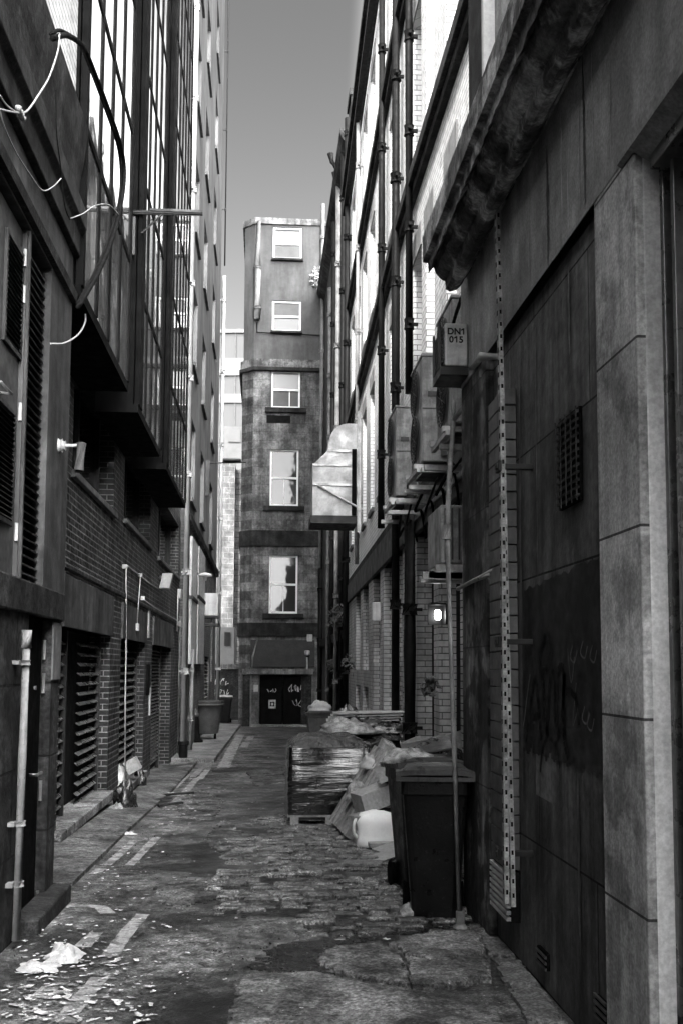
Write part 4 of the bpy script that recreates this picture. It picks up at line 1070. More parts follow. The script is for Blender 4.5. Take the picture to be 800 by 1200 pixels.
# ================================================================== RIGHT NEAR: R1
XR = 1.42
R1 = thing('rendered_building', 'grimy rendered building with pale pilaster and heavy crumbling cornice, nearest on the right', 'building', (XR+.5, 5, -.1))
yp0 = GX(XR, 748, 500)[0]; yp1 = GX(XR, 699, 500)[0]; ye = GX(XR, 541, 700)[0]; yq = GX(XR, 573, 700)[0]; yr1 = GX(XR, 597, 700)[0]
zr = (GX(XR, 695, 232)[1] + GX(XR, 597, 380)[1])/2
frR = lambda X: (lambda u, n, z: (X-n, u, z))
MB().wall(frR(XR), 1.0, ye, zr, 5.2, [], back=.7).build('upper_wall', M['render_r'], R1)
MB().wall(frR(XR+.05), yp1, yq+.05, -.5, zr-.001, [], back=.6).build('recessed_wall', M['recess'], R1)
MB().box(XR-.001, XR+.6, yp0+.0, yp1-.002, -.4, zr-.003).build('pilaster', mat('pale_pilaster_stone_j', .4, .75, .25, 1.1, micro=.12, fine=.5, streak=.3, sscale=9, bump=.4, joints=(60.0, .735, .006, .06), blotch=.9, blotch_v=.5, blscale=1.9), R1, bevel=.008)
yw1 = GX(XR+.1, 762, 500)[0]
MB().box(XR+.03, XR+.13, yw1-.12, yp0-.002, -.4, zr-.004).build('chamfer', mat('pale_arris_stone', .5, micro=.12, fine=.7, rough=.75, var=.2, scale=2, streak=.3, blotch=.4, blotch_v=.6), R1, bevel=.01)
# dark stone pier at the end of R1
MB().box(XR-.0, XR+.6, yq+.06, ye, -.5, zr-.003).build('stone_pier', mat('streaked_black_pier', .026, .75, .5, 1.5, streak=.6, sscale=6, bump=.8, bscale=12, blotch=1, blotch_v=5.0, blscale=2.2, joints=(5, .9, .006, .01)), R1, bevel=.012)
# below: darker painted damp patch with ragged top
zq = GX(XR, 690, 650)[1]; zq2 = GX(XR, 612, 690)[1]
pts = []
ya3, yb3 = yp1+.01, GX(XR+.05, 612, 700)[0]
N_ = 40
top = [(ya3+(yb3-ya3)*i/N_, (zq+(zq2-zq)*i/N_)+.03*nz(i*.35, 3)+.015*nz(i*1.3, 8)) for i in range(N_+1)]
mb = MB(); 
for i in range(N_):
    (a, za), (b_, zb5) = top[i], top[i+1]; zb6 = 1.1+.05*nz(i*.5, 2)
    mb.quad((XR+.046, a, zb6), (XR+.046, b_, zb6), (XR+.046, b_, zb5), (XR+.046, a, za))
mb.build('paint_patch', mat('matt_black_paint_patch', .02, .6, .3, 3, streak=.3), R1, fix=False)
# graffiti on the wall
g = MB(); gw = MB(); gg_ = MB()
def gcurve(mb, px, r):
    pts = []
    for a, b_ in px:
        y, z = GX(XR+.042, a, b_); pts.append((XR+.044, y, z))
    pts = curve(pts, 6)
    for i in range(len(pts)-1):
        a, b_ = Vector(pts[i]), Vector(pts[i+1]); d = (b_-a); n = Vector((0, -d.z, d.y)).normalized()*r
        mb.quad(a-n, b_-n, b_+n, a+n)
def gstroke(px, r):
    mb = MB(); gcurve(mb, px, r); mb.build('spray_stroke', M['graf_g'], R1, fix=False)
gcurve(g, [(638,745),(632,765),(633,785),(641,780),(645,760),(641,745),(635,755)], .022)
gcurve(g, [(615,868),(620,830),(626,795),(630,830),(633,868)], .022); gcurve(g, [(622,840),(632,838)], .02)
gcurve(g, [(634,790),(638,840),(640,860),(643,800),(647,790),(650,850),(654,860),(652,792),(660,788),(657,850),(662,862)], .024)
gcurve(g, [(662,810),(672,815),(676,835),(677,850)], .02)
gcurve(g, [(640,862),(634,880),(632,905)], .012); gcurve(g, [(641,862),(650,875),(655,900)], .012)
gcurve(g, [(660,790),(660,860),(665,888)], .03)
gstroke([(605,858),(612,850),(616,820),(620,790)], .006)
for (x0, y0) in ((670,770),(682,765),(693,770),(684,842),(690,850)):
    gstroke([(x0,y0-14),(x0-3,y0),(x0+2,y0+6),(x0+5,y0-8)], .005)
gstroke([(664,760),(668,800),(672,770)], .004); gstroke([(674,800),(670,850),(676,830)], .004)
g.build('graffiti', M['graf_k'], R1, fix=False)
gr = MB()
gr_ = [(XR+.045, *GX(XR+.05, a, b_)) for a, b_ in ((626,742),(649,738),(664,950),(626,930))]
gr.quad((XR+.048, gr_[0][1], gr_[0][2]), (XR+.048, gr_[1][1], gr_[1][2]), (XR+.048, gr_[1][1], gr_[2][2]), (XR+.048, gr_[0][1], gr_[3][2]))
gr.build('paint_patch', mat('grey_overpaint', .12, .7, .35, 3, streak=.4), R1, fix=False)
# limescale drips
def drip(X, px, pya, pyb, w, m):
    y, za = GX(X, px, pya); _, zb_ = GX(X, px, pyb); mb = MB(); n = 60
    for i in range(n):
        z0_, z1_ = za+(zb_-za)*i/n, za+(zb_-za)*(i+1)/n
        f0, f1 = [w*max(.05, (1-abs(2*t-1)**4))*(.6+.5*nz(t*9, px)+.3*nz(t*31, px)) for t in (i/n, (i+1)/n)]
        o0, o1 = .01*nz(i*.1, px, 2), .01*nz((i+1)*.1, px, 2)
        mb.quad((X, y+o0-f0, z0_), (X, y+o0+f0, z0_), (X, y+o1+f1, z1_), (X, y+o1-f1, z1_))
    mb.build('water_stain', m, R1, fix=False)
ms = mat('limescale', .13, .8, .3, 5, streak=.4, sscale=20); ms2 = mat('pale_limescale', .34, .8, .3, 5, streak=.4, sscale=20); ms3 = mat('black_damp', .05, .8, .3, 4, streak=.4, sscale=12)
drip(XR+.044, 607, 400, 950, .03, ms); drip(XR+.044, 626, 375, 700, .018, ms); drip(XR+.044, 665, 300, 420, .02, ms); drip(XR+.044, 676, 900, 1120, .03, ms)
for px, a_, b_, w_, m_ in ((656, 118, 292, .012, ms2), (663, 110, 285, .006, ms2), (676, 75, 262, .01, ms2), (682, 62, 250, .02, ms3), (692, 50, 235, .006, ms2), (712, 5, 210, .008, ms2), (618, 215, 345, .01, ms2), (640, 170, 320, .03, ms3)):
    drip(XR-.003, px, a_, b_, w_, m_)
# wall grille
y0, y1 = GX(XR, 671, 540)[0], GX(XR, 647, 540)[0]; z0, z1 = GX(XR, 660, 592)[1], GX(XR, 660, 484)[1]
gl = MB().box(XR+.03, XR+.046, y0, y1, z0, z1).build('vent_grille', M['black'], R1)
s_ = MB(); z = z0+.02
while z < z1: s_.box(XR+.018, XR+.029, y0, y1, z, z+.012); z += .036
for k in range(5): s_.box(XR+.012, XR+.0175, y0+(y1-y0)*k/4-.004, y0+(y1-y0)*k/4+.004, z0, z1)
s_.build('grille_bars', M['ventblk'], gl)
for (xa, xb2, pa, pb) in ((633, 622, 1145, 1102), (702, 688, 1204, 1166)):
    y0, y1 = GX(XR, xa, 1100)[0], GX(XR, xb2, 1100)[0]; z0, z1 = GX(XR, (xa+xb2)/2, pb+20)[1], GX(XR, (xa+xb2)/2, pa-22)[1]
    z0, z1 = min(z0, z1)-.04, max(z0, z1)+.04
    gl = MB().box(XR+.03, XR+.047, y0, y1, z0, z1).build('air_brick', M['black'], R1)
    s_ = MB(); z = z0
    while z < z1: s_.box(XR+.02, XR+.0295, y0, y1, z, z+.012); z += .03
    s_.build('grille_bars', M['gmetal'], gl)
# shop window
zh = GX(XR, 770, 130)[1]
zh = (GX(XR, 752, 160)[1])
yw0 = 1.2
fr = MB(); 
fr.box(XR+.1, XR+.17, yw1-.165, yw1-.125, -.3, zh)
fr.box(XR+.1, XR+.16, yw1-.27, yw1-.24, -.3, zh)
fr.box(XR+.05, XR+.16, yw0, yw1-.17, zh-.1, zh-.03)
wn = MB().box(XR+.18, XR+.19, yw0, yw1-.13, .3, zh).build('shop_window', M['shopglass'], R1)
fr.build('frame', mat('bronze_frame', .12, .35, .2, 4, metal=.5), wn, bevel=.004)
f2 = MB().box(XR+.14, XR+.178, yw1-.42, yw1-.38, -.3, zh).box(XR+.14, XR+.178, yw0, yw1-.42, 2.6, 2.66)
f2.build('glazing_bar', M['dmetal'], wn)
MB().box(XR+.174, XR+.178, yw1-.36, yw1-.2, 2.0, 2.9).build('film', M['gmetal'], wn)
MB().box(XR+.1, XR+.6, 1.0, yw1-.12, -.3, .3).build('stall_riser', M['soot'], R1)
MB().box(XR+.23, XR+3, 1.0, yp0-.1, -.3, zh).build('shop_interior', M['blackmat'], R1)
MB().profile_y([(XR-.02, zh+.0), (XR+.2, zh-.14), (XR+.2, zh+.02), (XR-.02, zh+.06)], 1.0, yw1-.0).build('window_head', M['render_r'], R1)
# frontage extended and end block added, both unseen, to cut light from behind
MB().box(XR, XR+3, -14, .999, -.5, 6.0).build('unseen_frontage', M['render_r'], R1)
t = thing('unseen_block', 'plain grey unseen block, added behind the camera to cut light and reflections from behind', 'building', (0, -15, .2))
MB().box(-8, 8, -17, -14.2, -.5, 6).build('wall', M['render_r'], t)
# cornice
yce = 7.08
z8 = (GX(XR, 717, 2)[1]+GX(XR, 583, 243)[1])/2
x_o = 1.1; zo = GX(x_o, 540, 187)[1]
prof = [(XR, z8-.02), (XR-.03, z8-.02), (XR-.035, z8-.07), (XR-.07, z8-.12), (XR-.12, z8-.13), (XR-.15, z8-.11), (XR-.155, z8-.05), (XR-.17, z8-.045), (XR-.2, z8-.03), (XR-.23, z8), (XR-.245, z8+.05), (x_o+.04, zo-.1), (x_o+.035, zo-.03), (x_o, zo-.02), (x_o, zo+.06), (x_o, zo+.16), (XR, zo+.2)]
mb = MB(); ny = 240; n = len(prof)
for j in range(ny+1):
    y = 1.0+(yce-1.0)*j/ny
    for i, (x, z) in enumerate(prof):
        k = 0 if i in (0, 16) else (.25 if i >= 13 else .8)
        mb.v.append((x+k*(.007*nz(x*4, y*3.1, z*4)+.012*nz(x*14, y*14, z*14)), y, z+k*(.008*nz(x*4+5, y*2.3, z*4)+.012*nz(x*14, y*14, z*14+4))))
for j in range(ny):
    for i in range(n): mb.f.append((j*n+i, j*n+(i+1) % n, (j+1)*n+(i+1) % n, (j+1)*n+i))
mb.f.append(tuple(reversed(range(n)))); mb.f.append(tuple(ny*n+i for i in range(n)))
mb.build('cornice', M['cornice'], R1, smooth=False)
# upper storey pieces visible above the cornice (x 540-690,y 0-100)
MB().box(1.5, 3, 1.0, yce-.1, zo+.2, 9).build('upper_storey', M['render_r'], R1)
yu = GX(1.5, 560, 60)[0]
u0, u1 = GX(1.49, 574, 40)[0], GX(1.49, 553, 40)[0]
MB().box(1.46, 1.499, u0, u1, zo+.2, 9.0).build('dark_strip', M['darkband'], R1)
MB().box(1.42, 1.498, u0-.1, u0-.04, zo+.2, 9.0).build('corner_bead', M['pgmetal'], R1)

# ribbed panel + perforated rails
y0, y1 = GX(XR-.03, 591, 700)[0], GX(XR-.03, 573, 700)[0]
z1 = GX(XR-.03, 583, 462)[1]; z0 = GX(XR-.03, 583, 1068)[1]
t = thing('ribbed_panel', 'narrow pale ribbed panel on the wall behind the perforated rails', 'panel', (XR, y0, z0))
q = MB(); z = z0+.28
while z < z1: q.box(XR-.03, XR+.045, y0, y1, z+.004, min(z+.1, z1)); z += .104
q.build('slats', mat('ribbed_panel_paint', .09, .5, .2, 3, streak=.3), t, bevel=.003)
q = MB(); z = z0
while z < z0+.26: q.box(XR-.035, XR-.01, y0, y1+.03, z, z+.02); z += .035
q.build('louvre', M['pgmetal'], t)
MB().box(XR-.012, XR+.045, y0, y1+.03, z0-.01, z0+.27).build('louvre_backing', M['blackmat'], t)
def rail(pa, pb, X, w, label):
    ya4, za4 = GX(X, *pa); yb4, zb4 = GX(X, *pb)
    t = thing('slotted_rail', label, 'rail', (X, yb4, zb4))
    a, b_ = Vector((X, ya4, za4)), Vector((X, yb4, zb4)); d = (a-b_).normalized(); L_ = (a-b_).length
    side = Vector((0, 1, 0)); side = (side - side.dot(d)*d).normalized(); nn = Vector((-1, 0, 0))
    m = (a+b_)/2
    q = MB().obox(m, side*w/2, d*L_/2, nn*.012); s_ = .06
    while s_ < L_-.03:
        q.obox(b_+d*s_+nn*.0135, side*w*.16, d*.014, nn*.001); s_ += .075
    # slots seen on the camera-facing flange
    s_ = .06
    while s_ < L_-.03:
        q.obox(b_+d*s_-side*(w/2+.0012), nn*.006, d*.012, side*.001); s_ += .075
    o = q.build('channel', M['rail'], org=(X, yb4, zb4), fix=False); bpy.data.objects.remove(t)
    o.name = 'slotted_rail'; o.data.materials.append(M['blackmat'])
    for p in o.data.polygons[6:]: p.material_index = 1
    return tag(o, label, 'rail')
rail((582,245), (600,1062), XR-.07, .05, 'longer perforated steel rail running up to the cornice')
rail((587,460), (592.5,1058), XR-.12, .045, 'shorter perforated steel rail on the alley side of the longer one')
for py in (547, 752, 1000):
    y, z = GX(XR-.1, 592, py)
    tag(MB().box(XR-.16, XR+.05, y-.02, y+.02, z-.015, z+.015).box(XR-.15, XR-.13, y-.035, y+.045, z-.03, z+.03).build('pipe_clamp', M['dmetal'], org=(XR, y, z), bevel=.003),
        {547:'dark clamp across the perforated rails, the highest one', 752:'dark clamp across the perforated rails at mid height', 1000:'dark clamp across the perforated rails near their foot'}[py], 'clamp')
# lagged pipes
def lag(pts, r, label, m=M['white']):
    pts = [Vector(p) for p in pts]
    t = thing('lagged_pipe', label, 'pipe', pts[0])
    MB().tube(curve(pts, 2) if 0 else pts, r, 12).build('pipe', m, t, smooth=True)
    q = MB()
    for p in pts[1:-1]: q.lathe((p.x, p.y, p.z-r*1.1), [(r*.6,0),(r*1.1,r*.5),(r*1.1,r*1.7),(r*.6,r*2.2)], 12)
    return t
a1 = P(588, 462, 6.25); a2 = P(587, 418, 6.25); a3 = P(563, 418, 6.3); a4 = P(549, 436, 7.3)
lag([a1, a2, a3, a4], .03, 'white lagged pipe bending over the top of the shorter rail')
b1 = P(575, 437, 6.6); b2 = P(562, 437, 6.6); 
lag([b1, b2], .03, 'short stub of white lagged pipe beside the bent one')
lag([P(574, 438, 6.7), P(532, 490, 8.0)], .024, 'grey lagged pipe sloping down toward the numbered unit', M['pgmetal'])
lag([P(597, 667, 6.15), P(578, 668, 6.2), P(536, 690, 7.3)], .016, 'thin white pipe kinking across the dark pier at mid height')
lag([P(590, 672, 6.2), P(572, 674, 6.3), P(545, 685, 7.2)], .012, 'thinner white pipe just under the kinked one')
# cable bundle under cornice
for i in range(5):
    pts = [P(574-i*3, 262+i*6, 6.5), P(556-i*2, 310+i*4, 7.2), P(540-i*2, 352+i*5, 8.0), P(530, 378+i*3, 8.8)]
    tag(MB().tube(curve(pts), .012, 6).build('cable', M['cable'], org=pts[0], smooth=True), ['topmost', 'second', 'third', 'fourth', 'lowest'][i]+' black cable in the bundle under the cornice end', 'cable', 'cable bundle under the cornice')
q = [P(509, 268, 7.0), P(503, 280, 7.0), P(507, 295, 7.0), P(520, 302, 6.9)]
tag(MB().tube(curve(q), .008, 6).build('cable', M['wcable'], org=q[0], smooth=True), 'white cable looping off the outer tip of the cornice', 'cable')
# long thin pole/flex pipe in front of bins
q = [P(531, 470, 8.2), P(529, 520, 8.1), P(526, 560, 7.6), P(524, 620, 7.05)]
tag(MB().tube(curve(q), .022, 8).build('flexible_hose', M['gpipe'], org=q[-1], smooth=True), 'grey flexible hose hanging from the numbered unit', 'hose')
pb = (1.29, 6.76, gz(1.29, 6.76)); 
po = thing('leaning_pole', 'thin rusty standpipe leaning in front of the nearest wheelie bin', 'pole', pb)
tpz = P(523, 622, 7.0)
MB().tube([pb, (Vector(pb)+tpz)/2, tpz], .018, 10).build('pole', M['gpipe'], po, smooth=True)
MB().cyl(tpz-Vector((0,0,.06)), tpz+Vector((0,0,.04)), .032).build('collar', M['gpipe'], po)
MB().lathe(pb, [(.05,0),(.05,.02),(.03,.04),(.03,.12)], 12).build('foot', M['gpipe'], po)

# ================================================================== BINS
def wheelie(h=1.07, w=.58, dpt=.72, body=None, lid=None, lid_angle=4, bagtop=False, name='wheelie_bin'):
    body = body or M['bin']; lid = lid or M['lid']
    t = thing(name, '-', 'bin', (0,0,0))
    n = 8; b = MB(); hb_ = h-.08
    prof = []
    rings = [(0.02, .4, .46), (.12, .42, .5), (hb_-.1, .56, .68), (hb_-.1, .6, .72), (hb_, .6, .72)]
    vs = []
    for z, ww, dd in rings:
        ww *= w/.6; dd *= dpt/.72
        r = .05
        for cx, cy, a0 in ((ww/2-r, dd/2-r, 0), (-ww/2+r, dd/2-r, 90), (-ww/2+r, -dd/2+r, 180), (ww/2-r, -dd/2+r, 270)):
            for k in range(4):
                a = R(a0+30*k); vs.append((cx+r*math.cos(a), cy+r*math.sin(a), z))
    m_ = 16; fs = []
    for i in range(len(rings)-1):
        for k in range(m_): fs.append((i*m_+k, i*m_+(k+1) % m_, (i+1)*m_+(k+1) % m_, (i+1)*m_+k))
    fs.append(tuple(reversed(range(m_))))
    b.add(vs, fs); b.build('body', body, t, bevel=.006)
    l = MB(); a = R(lid_angle); 
    hy = dpt/2; c = Vector((0, hy, hb_+.012))
    def lp(x, y, z): 
        dy = y-hy; return (x, hy+dy*math.cos(a)+z*math.sin(a), hb_-.018-dy*math.sin(a)+z*math.cos(a))
    rows = [(w/2+.03, -.4*dpt/.72, 0), (w/2+.03, -.4*dpt/.72, .035), (w/2-.02, -.34*dpt/.72, .06), (w/2-.05, -.1, .085), (w/2-.04, hy-.05, .06), (w/2, hy, .03), (w/2, hy, 0)]
    vs = []
    for ww, y, z in rows: vs += [lp(-ww, y, z), lp(-ww*.6, y-.01, z+.012), lp(ww*.6, y-.01, z+.012), lp(ww, y, z)]
    fs = []
    for i in range(len(rows)-1):
        for k in range(3): fs.append((i*4+k, i*4+k+1, (i+1)*4+k+1, (i+1)*4+k))
    # skirts
    l.add(vs, fs)
    l.obox(lp(-w/2-.015, 0, .012), (.012, 0, 0), Vector(lp(0, hy, 0))/2-Vector(lp(0, -.4*dpt/.72, 0))/2, (0, 0, .022)); l.obox(lp(w/2+.015, 0, .012), (.012, 0, 0), Vector(lp(0, hy, 0))/2-Vector(lp(0, -.4*dpt/.72, 0))/2, (0, 0, .022))
    l.quad(lp(-w/2-.03,-.4*dpt/.72,0), lp(w/2+.03,-.4*dpt/.72,0), lp(w/2+.03,-.4*dpt/.72,-.03), lp(-w/2-.03,-.4*dpt/.72,-.03)); l.build('lid', lid, t, smooth=False)
    MB().tube([(-w/2+.06, hy, hb_-.03), (-w/2+.06, hy+.07, hb_+.0), (w/2-.06, hy+.07, hb_+.0), (w/2-.06, hy, hb_-.03)], .014, 8).build('handle', body, t)
    for s in (-1, 1):
        MB().cyl((s*(w/2-.1), dpt/2-.12, .1), (s*(w/2-.02), dpt/2-.12, .1), .1, 18).build('wheel', M['black'], t, bevel=.012)
    return t
def put(o, px, py, rz, label, dx=0, dy=0):
    g = GG(px, py); o.location = (g[0]+dx, g[1]+dy, gz(g[0]+dx, g[1]+dy)+.004); o.rotation_euler.z = rz; o['label'] = label; return o
def rags(c, rx, ry, h, m, name, parent=None, seed=1, org=None):
    mb = MB(); n1, n2 = 22, 12
    for j in range(n2+1):
        for k in range(n1):
            th = math.pi/2*j/n2; ph = 2*math.pi*k/n1
            d = 1+.35*nz(math.cos(ph)*1.5+seed, math.sin(ph)*1.5, th*1.5)+.2*nz(math.cos(ph)*4+seed, math.sin(ph)*4, th*4)
            mb.v.append((c[0]+rx*math.cos(ph)*math.cos(th)*d, c[1]+ry*math.sin(ph)*math.cos(th)*d, c[2]+h*math.sin(th)*d))
    for j in range(n2):
        for k in range(n1): mb.f.append((j*n1+k, j*n1+(k+1) % n1, (j+1)*n1+(k+1) % n1, (j+1)*n1+k))
    mb.f.append(tuple(reversed(range(n1))))
    return mb.build(name, m, parent, org=org if org is not None else (None if parent else c), smooth=True)
w1 = wheelie(1.03, .47, .58); w1.location = (1.19, 7.2, gz(1.15, 7.2)); w1.rotation_euler.z = R(-7); w1['label'] = 'black wheelie bin nearest the camera, closed lid, behind the leaning pole'
w2 = copy_tree(w1); w2.location = (1.24, 8.1, gz(1.24, 8.1)+.0); w2.rotation_euler.z = R(6); w2['label'] = 'black wheelie bin with rubbish under its lid, right behind the nearest bin'
for w_ in (w1, w2): w_['group'] = 'wheelie bins on the right'
o = rags((1.12, 7.95, .83), .2, .18, .1, M['trash'], 'rubbish_bag', seed=5); tag(o, 'pale rubbish bag squashed on top of the second wheelie bin', 'rubbish bag')
o = rags((1.4, 8.3, .8), .25, .2, .16, M['bag'], 'rubbish_bag', seed=9); tag(o, 'black rubbish bag behind the pale one on the second wheelie bin', 'rubbish bag')
# flat boards / lids laid on second bin
tag(MB().obox((1.3, 8.2, .93), (.2, 0, .03), (.02, .2, .03), (0, 0, .01)).build('plastic_sheet', M['lid'], org=(1.2, 8.35, .97), bevel=.006), 'stiff grey sheet lying over the rubbish of the second wheelie bin', 'sheet')
# far right bin with white bags
w3 = wheelie(1.1, .72, .8, M['bin2'], M['lid'], 0, name='wheelie_bin'); w3.location = (P(380, 0, 27).x, 27, gz(1.6, 27)); w3['label'] = 'dark bin heaped with pale bags in front of the corner building doors'
o = rags((w3.location.x, 27, gz(1.6, 27)+1.08), .34, .3, .22, M['paper'], 'rubbish_bag', seed=3); tag(o, 'pale bag heaped on the far bin near the doors', 'rubbish bag')
# far left tub bin
p = (P(256.5,0,31.2).x, 31.2, gb(31.2)+.09)
tb = thing('litter_bin', 'grey round-cornered bin with wheels on the left pavement', 'bin', p)
MB().lathe(p, [(.3,.16),(.33,.2),(.4,.7),(.42,.98),(.5,1.0),(.5,1.06),(.43,1.08)], 22).build('body', M['bin2'], tb, smooth=True)
MB().lathe((p[0], p[1], p[2]+1.08), [(.5,0),(.49,.04),(.3,.07)], 22).build('lid', M['lid'], tb, smooth=True)
for s in (-1, 1): MB().cyl((p[0]+s*.24-.03, p[1]-.1, p[2]+.1), (p[0]+s*.24+.03, p[1]-.1, p[2]+.1), .1, 14).build('wheel', M['black'], tb)
p = (P(242.5, 0, 29.6).x, 29.6, gb(29.6)+.09)
bo = thing('bollard', 'black ribbed bollard standing beside the round-cornered bin', 'bollard', p)
MB().lathe(p, [(.24,0),(.24,.06),(.15,.1),(.12,.6),(.09,.72)], 16).build('post', M['black'], bo, smooth=True)
MB().lathe((p[0], p[1], p[2]+.72), [(.12,0),(.13,.04),(.12,.09),(.07,.12),(.06,.2),(.02,.24)], 16).build('cap', M['gmetal'], bo, smooth=True)
w4 = wheelie(1.1, .6, .6, M['bin'], M['pgmetal'], 12); w4.location = (P(275.5, 0, 44).x, 44, gz(-1, 44)); w4['label'] = 'black bin with a raised pale lid in the gap by the graffitied wall'

# ================================================================== WRAPPED PALLETS
def wrapped(name, label, x0, x1, y0, y1, z0, h, seed, cone=.12):
    t = thing(name, label, 'wrapped pallet', ((x0+x1)/2, (y0+y1)/2, z0))
    pal = MB()
    for x in (x0+.03, (x0+x1)/2-.05, x1-.13): pal.box(x, x+.1, y0, y1, z0+.002, z0+.09)
    for k in range(6): yy = y0+(y1-y0-.1)*k/5; pal.box(x0, x1, yy, yy+.1, z0+.091, z0+.115)
    pal.build('pallet', M['wood'], t)
    mb = MB(); nx, nyy, nzz = 22, 22, 30
    def ringp(k):      # perimeter parameter to point and normal
        n = 4*nx
        k %= n; s, f = divmod(k, nx); f /= nx
        return [(x0+(x1-x0)*f, y0, 0, -1), (x1, y0+(y1-y0)*f, 1, 0), (x1-(x1-x0)*f, y1, 0, 1), (x0, y1-(y1-y0)*f, -1, 0)][s]
    n = 4*nx; zb = z0+.05
    for j in range(nzz+1):
        z = zb+(h-.05)*j/nzz
        for k in range(n):
            x, y, a, b_ = ringp(k); f = (k % nx)/nx
            d = .04*nz(x*1.8+seed, y*1.8, z*2)+.009*nz(x*2.5+seed, y*2.5, z*24)+.005*nz(x*4, y*4+seed, z*50)
            bul = .02*math.sin(math.pi*j/nzz) - .03*(j/nzz)
            cr = .03*(1-min(1, min(f, 1-f)*8))
            cxm, cym = (x0+x1)/2, (y0+y1)/2
            x += a*(d+bul) - (x-cxm)*cr; y += b_*(d+bul) - (y-cym)*cr
            mb.v.append((x, y, z))
    for j in range(nzz):
        for k in range(n): mb.f.append((j*n+k, j*n+(k+1) % n, (j+1)*n+(k+1) % n, (j+1)*n+k))
    mb.build('film_wrap', M['wrap'], t, smooth=True)
    tp_ = MB(); mm = 24; zt5 = zb+h-.06
    for j in range(mm+1):
        for k in range(mm+1):
            fx, fy = k/mm, j/mm
            e = min(1, 5*min(fx, 1-fx, fy, 1-fy))
            x = x0+.01+(x1-x0-.02)*fx; y = y0+.01+(y1-y0-.02)*fy
            tp_.v.append((x, y, zt5+cone*e**.8+.03*e*nz(x*5+seed, y*5, 1)+.015*e*nz(x*14, y*14+seed, 1)))
    for j in range(mm):
        for k in range(mm): tp_.f.append((j*(mm+1)+k, j*(mm+1)+k+1, (j+1)*(mm+1)+k+1, (j+1)*(mm+1)+k))
    tp_.build('film_top', M['wraptop'], t, smooth=True)
    return t
g0, g1 = GG(337, 968), GG(431, 962)
hh = P(380, 876, g0[1]).z-gz(g0[0], g0[1])
wrapped('wrapped_pallet', 'shiny black stretch-wrapped pallet load in mid lane', g0[0], g1[0], g0[1], g0[1]+1.25, gz(.7, 12)-.0, hh, 1.0)
wrapped('wrapped_pallet', 'larger black wrapped load behind the shiny one, against the tiled piers', P(388, 0, 14.2).x, 1.86, 13.4, 15.2, gz(1.4, 14), .98, 7.3, .1)
z9 = gz(1.4, 14)+1.04
for i, (a, b_, c, d, m, lb2) in enumerate(((1.15, 13.7, .5, .16, M['trash'], 'torn pale plastic sheet spilling off the rear wrapped load'), (1.35, 14.3, .55, .2, M['bag'], 'black bag slumped on the rear wrapped load'), (1.7, 13.8, .35, .12, M['bag'], 'small black bag at the wall side of the rear wrapped load'))):
    tag(rags((a, b_, z9), c*.8, c*.7, d, m, 'rubbish_bag', seed=20+i), lb2, 'rubbish bag')
for i, (a, b_, c, d, m, lb2) in enumerate(((1.02, 13.9, .22, .2, M['trash'], 'knotted pale bag at the lane edge of the rear wrapped load'), (1.55, 14.9, .3, .22, M['paper'], 'crumpled white sheet at the back of the rear wrapped load'), (1.2, 15.0, .25, .3, M['bag'], 'glossy black bag at the back corner of the rear wrapped load'))):
    tag(rags((a, b_, z9-.02), c, c*.8, d, m, 'rubbish_bag', seed=120+i), lb2, 'rubbish bag')
for i, (a, b_, c, r_, tl, lb2) in enumerate(((1.42, 8.75, 1.0, 12, .25, 'splintered pale board sticking up behind the second wheelie bin'), (1.62, 8.9, 1.02, -8, .2, 'broader pale board leaning beside the splintered one'), (1.28, 9.0, .98, 25, .16, 'short pale board jutting left behind the bins'))):
    tag(MB().obox((a, b_, gz(a, b_)+c), (tl/2, .02, .03), (0, .012, 0), (.03*math.sin(R(r_)), 0, .16)).build('loose_board', M['wood'], org=(a, b_, c)), lb2, 'board')
for i in range(6):
    y0_ = 9.3+i*.75; pts = [(XW-.1-.03*i, y0_, z_ac-.15), (XW-.25, y0_+.3, z_ac-.35-.06*(i % 3)), (XW-.12, y0_+.7, z_ac-.3), (XW-.03, y0_+.9, z_ac-.75+.05*i)]
    tag(MB().tube(curve(pts), .014+.004*(i % 2), 6).build('cable', M['cable'], org=pts[0], smooth=True), ['nearest', 'second', 'third', 'fourth', 'fifth', 'farthest'][i]+' black cable drooping below the condenser rack', 'cable', 'cables drooping below the condenser rack')
# cardboard stack on the rear load
t = thing('cardboard_stack', 'flattened cardboard stacked on the rear wrapped load', 'cardboard', (1.35, 14.6, z9+.15))
for k in range(4):
    MB().obox((1.38+.03*k, 14.5, z9+.14+.035*k), (.5, .02*k, .01), (.02, .35, 0), (0, 0, .008)).build('sheet', M['card'], t)

# pallets leaning on wall
def pallet(name='wooden_pallet'):
    t = thing(name, '-', 'pallet', (0,0,0))
    for k in range(6): MB().box(-.5, .5, -.6+.22*k, -.6+.22*k+.1, .122, .144).build('deck_board', M['wood'], t)
    for x in (-.5, -.05, .4):
        MB().box(x, x+.1, -.6, .6, .1, .121).build('stringer', M['wood'], t)
        for y in (-.6, -.07, .46): MB().box(x, x+.1, y, y+.14, .02, .099).build('block', M['wood'], t)
        MB().box(x, x+.1, -.6, .6, 0, .019).build('base_board', M['wood'], t)
    return t
pa = pallet(); pa['group'] = 'wooden pallets leaning on the right wall'
pls = [((1.2, 11.5), (0, R(-58), R(4)), 'front wooden pallet leaning against the tiled wall beside the jug'),
       ((1.42, 12.8), (0, R(-66), R(-4)), 'second wooden pallet leaning behind the front one'),
       ((1.62, 9.1), (0, R(-74), R(2)), 'wooden pallet standing almost upright against the tiled wall behind the bins')]
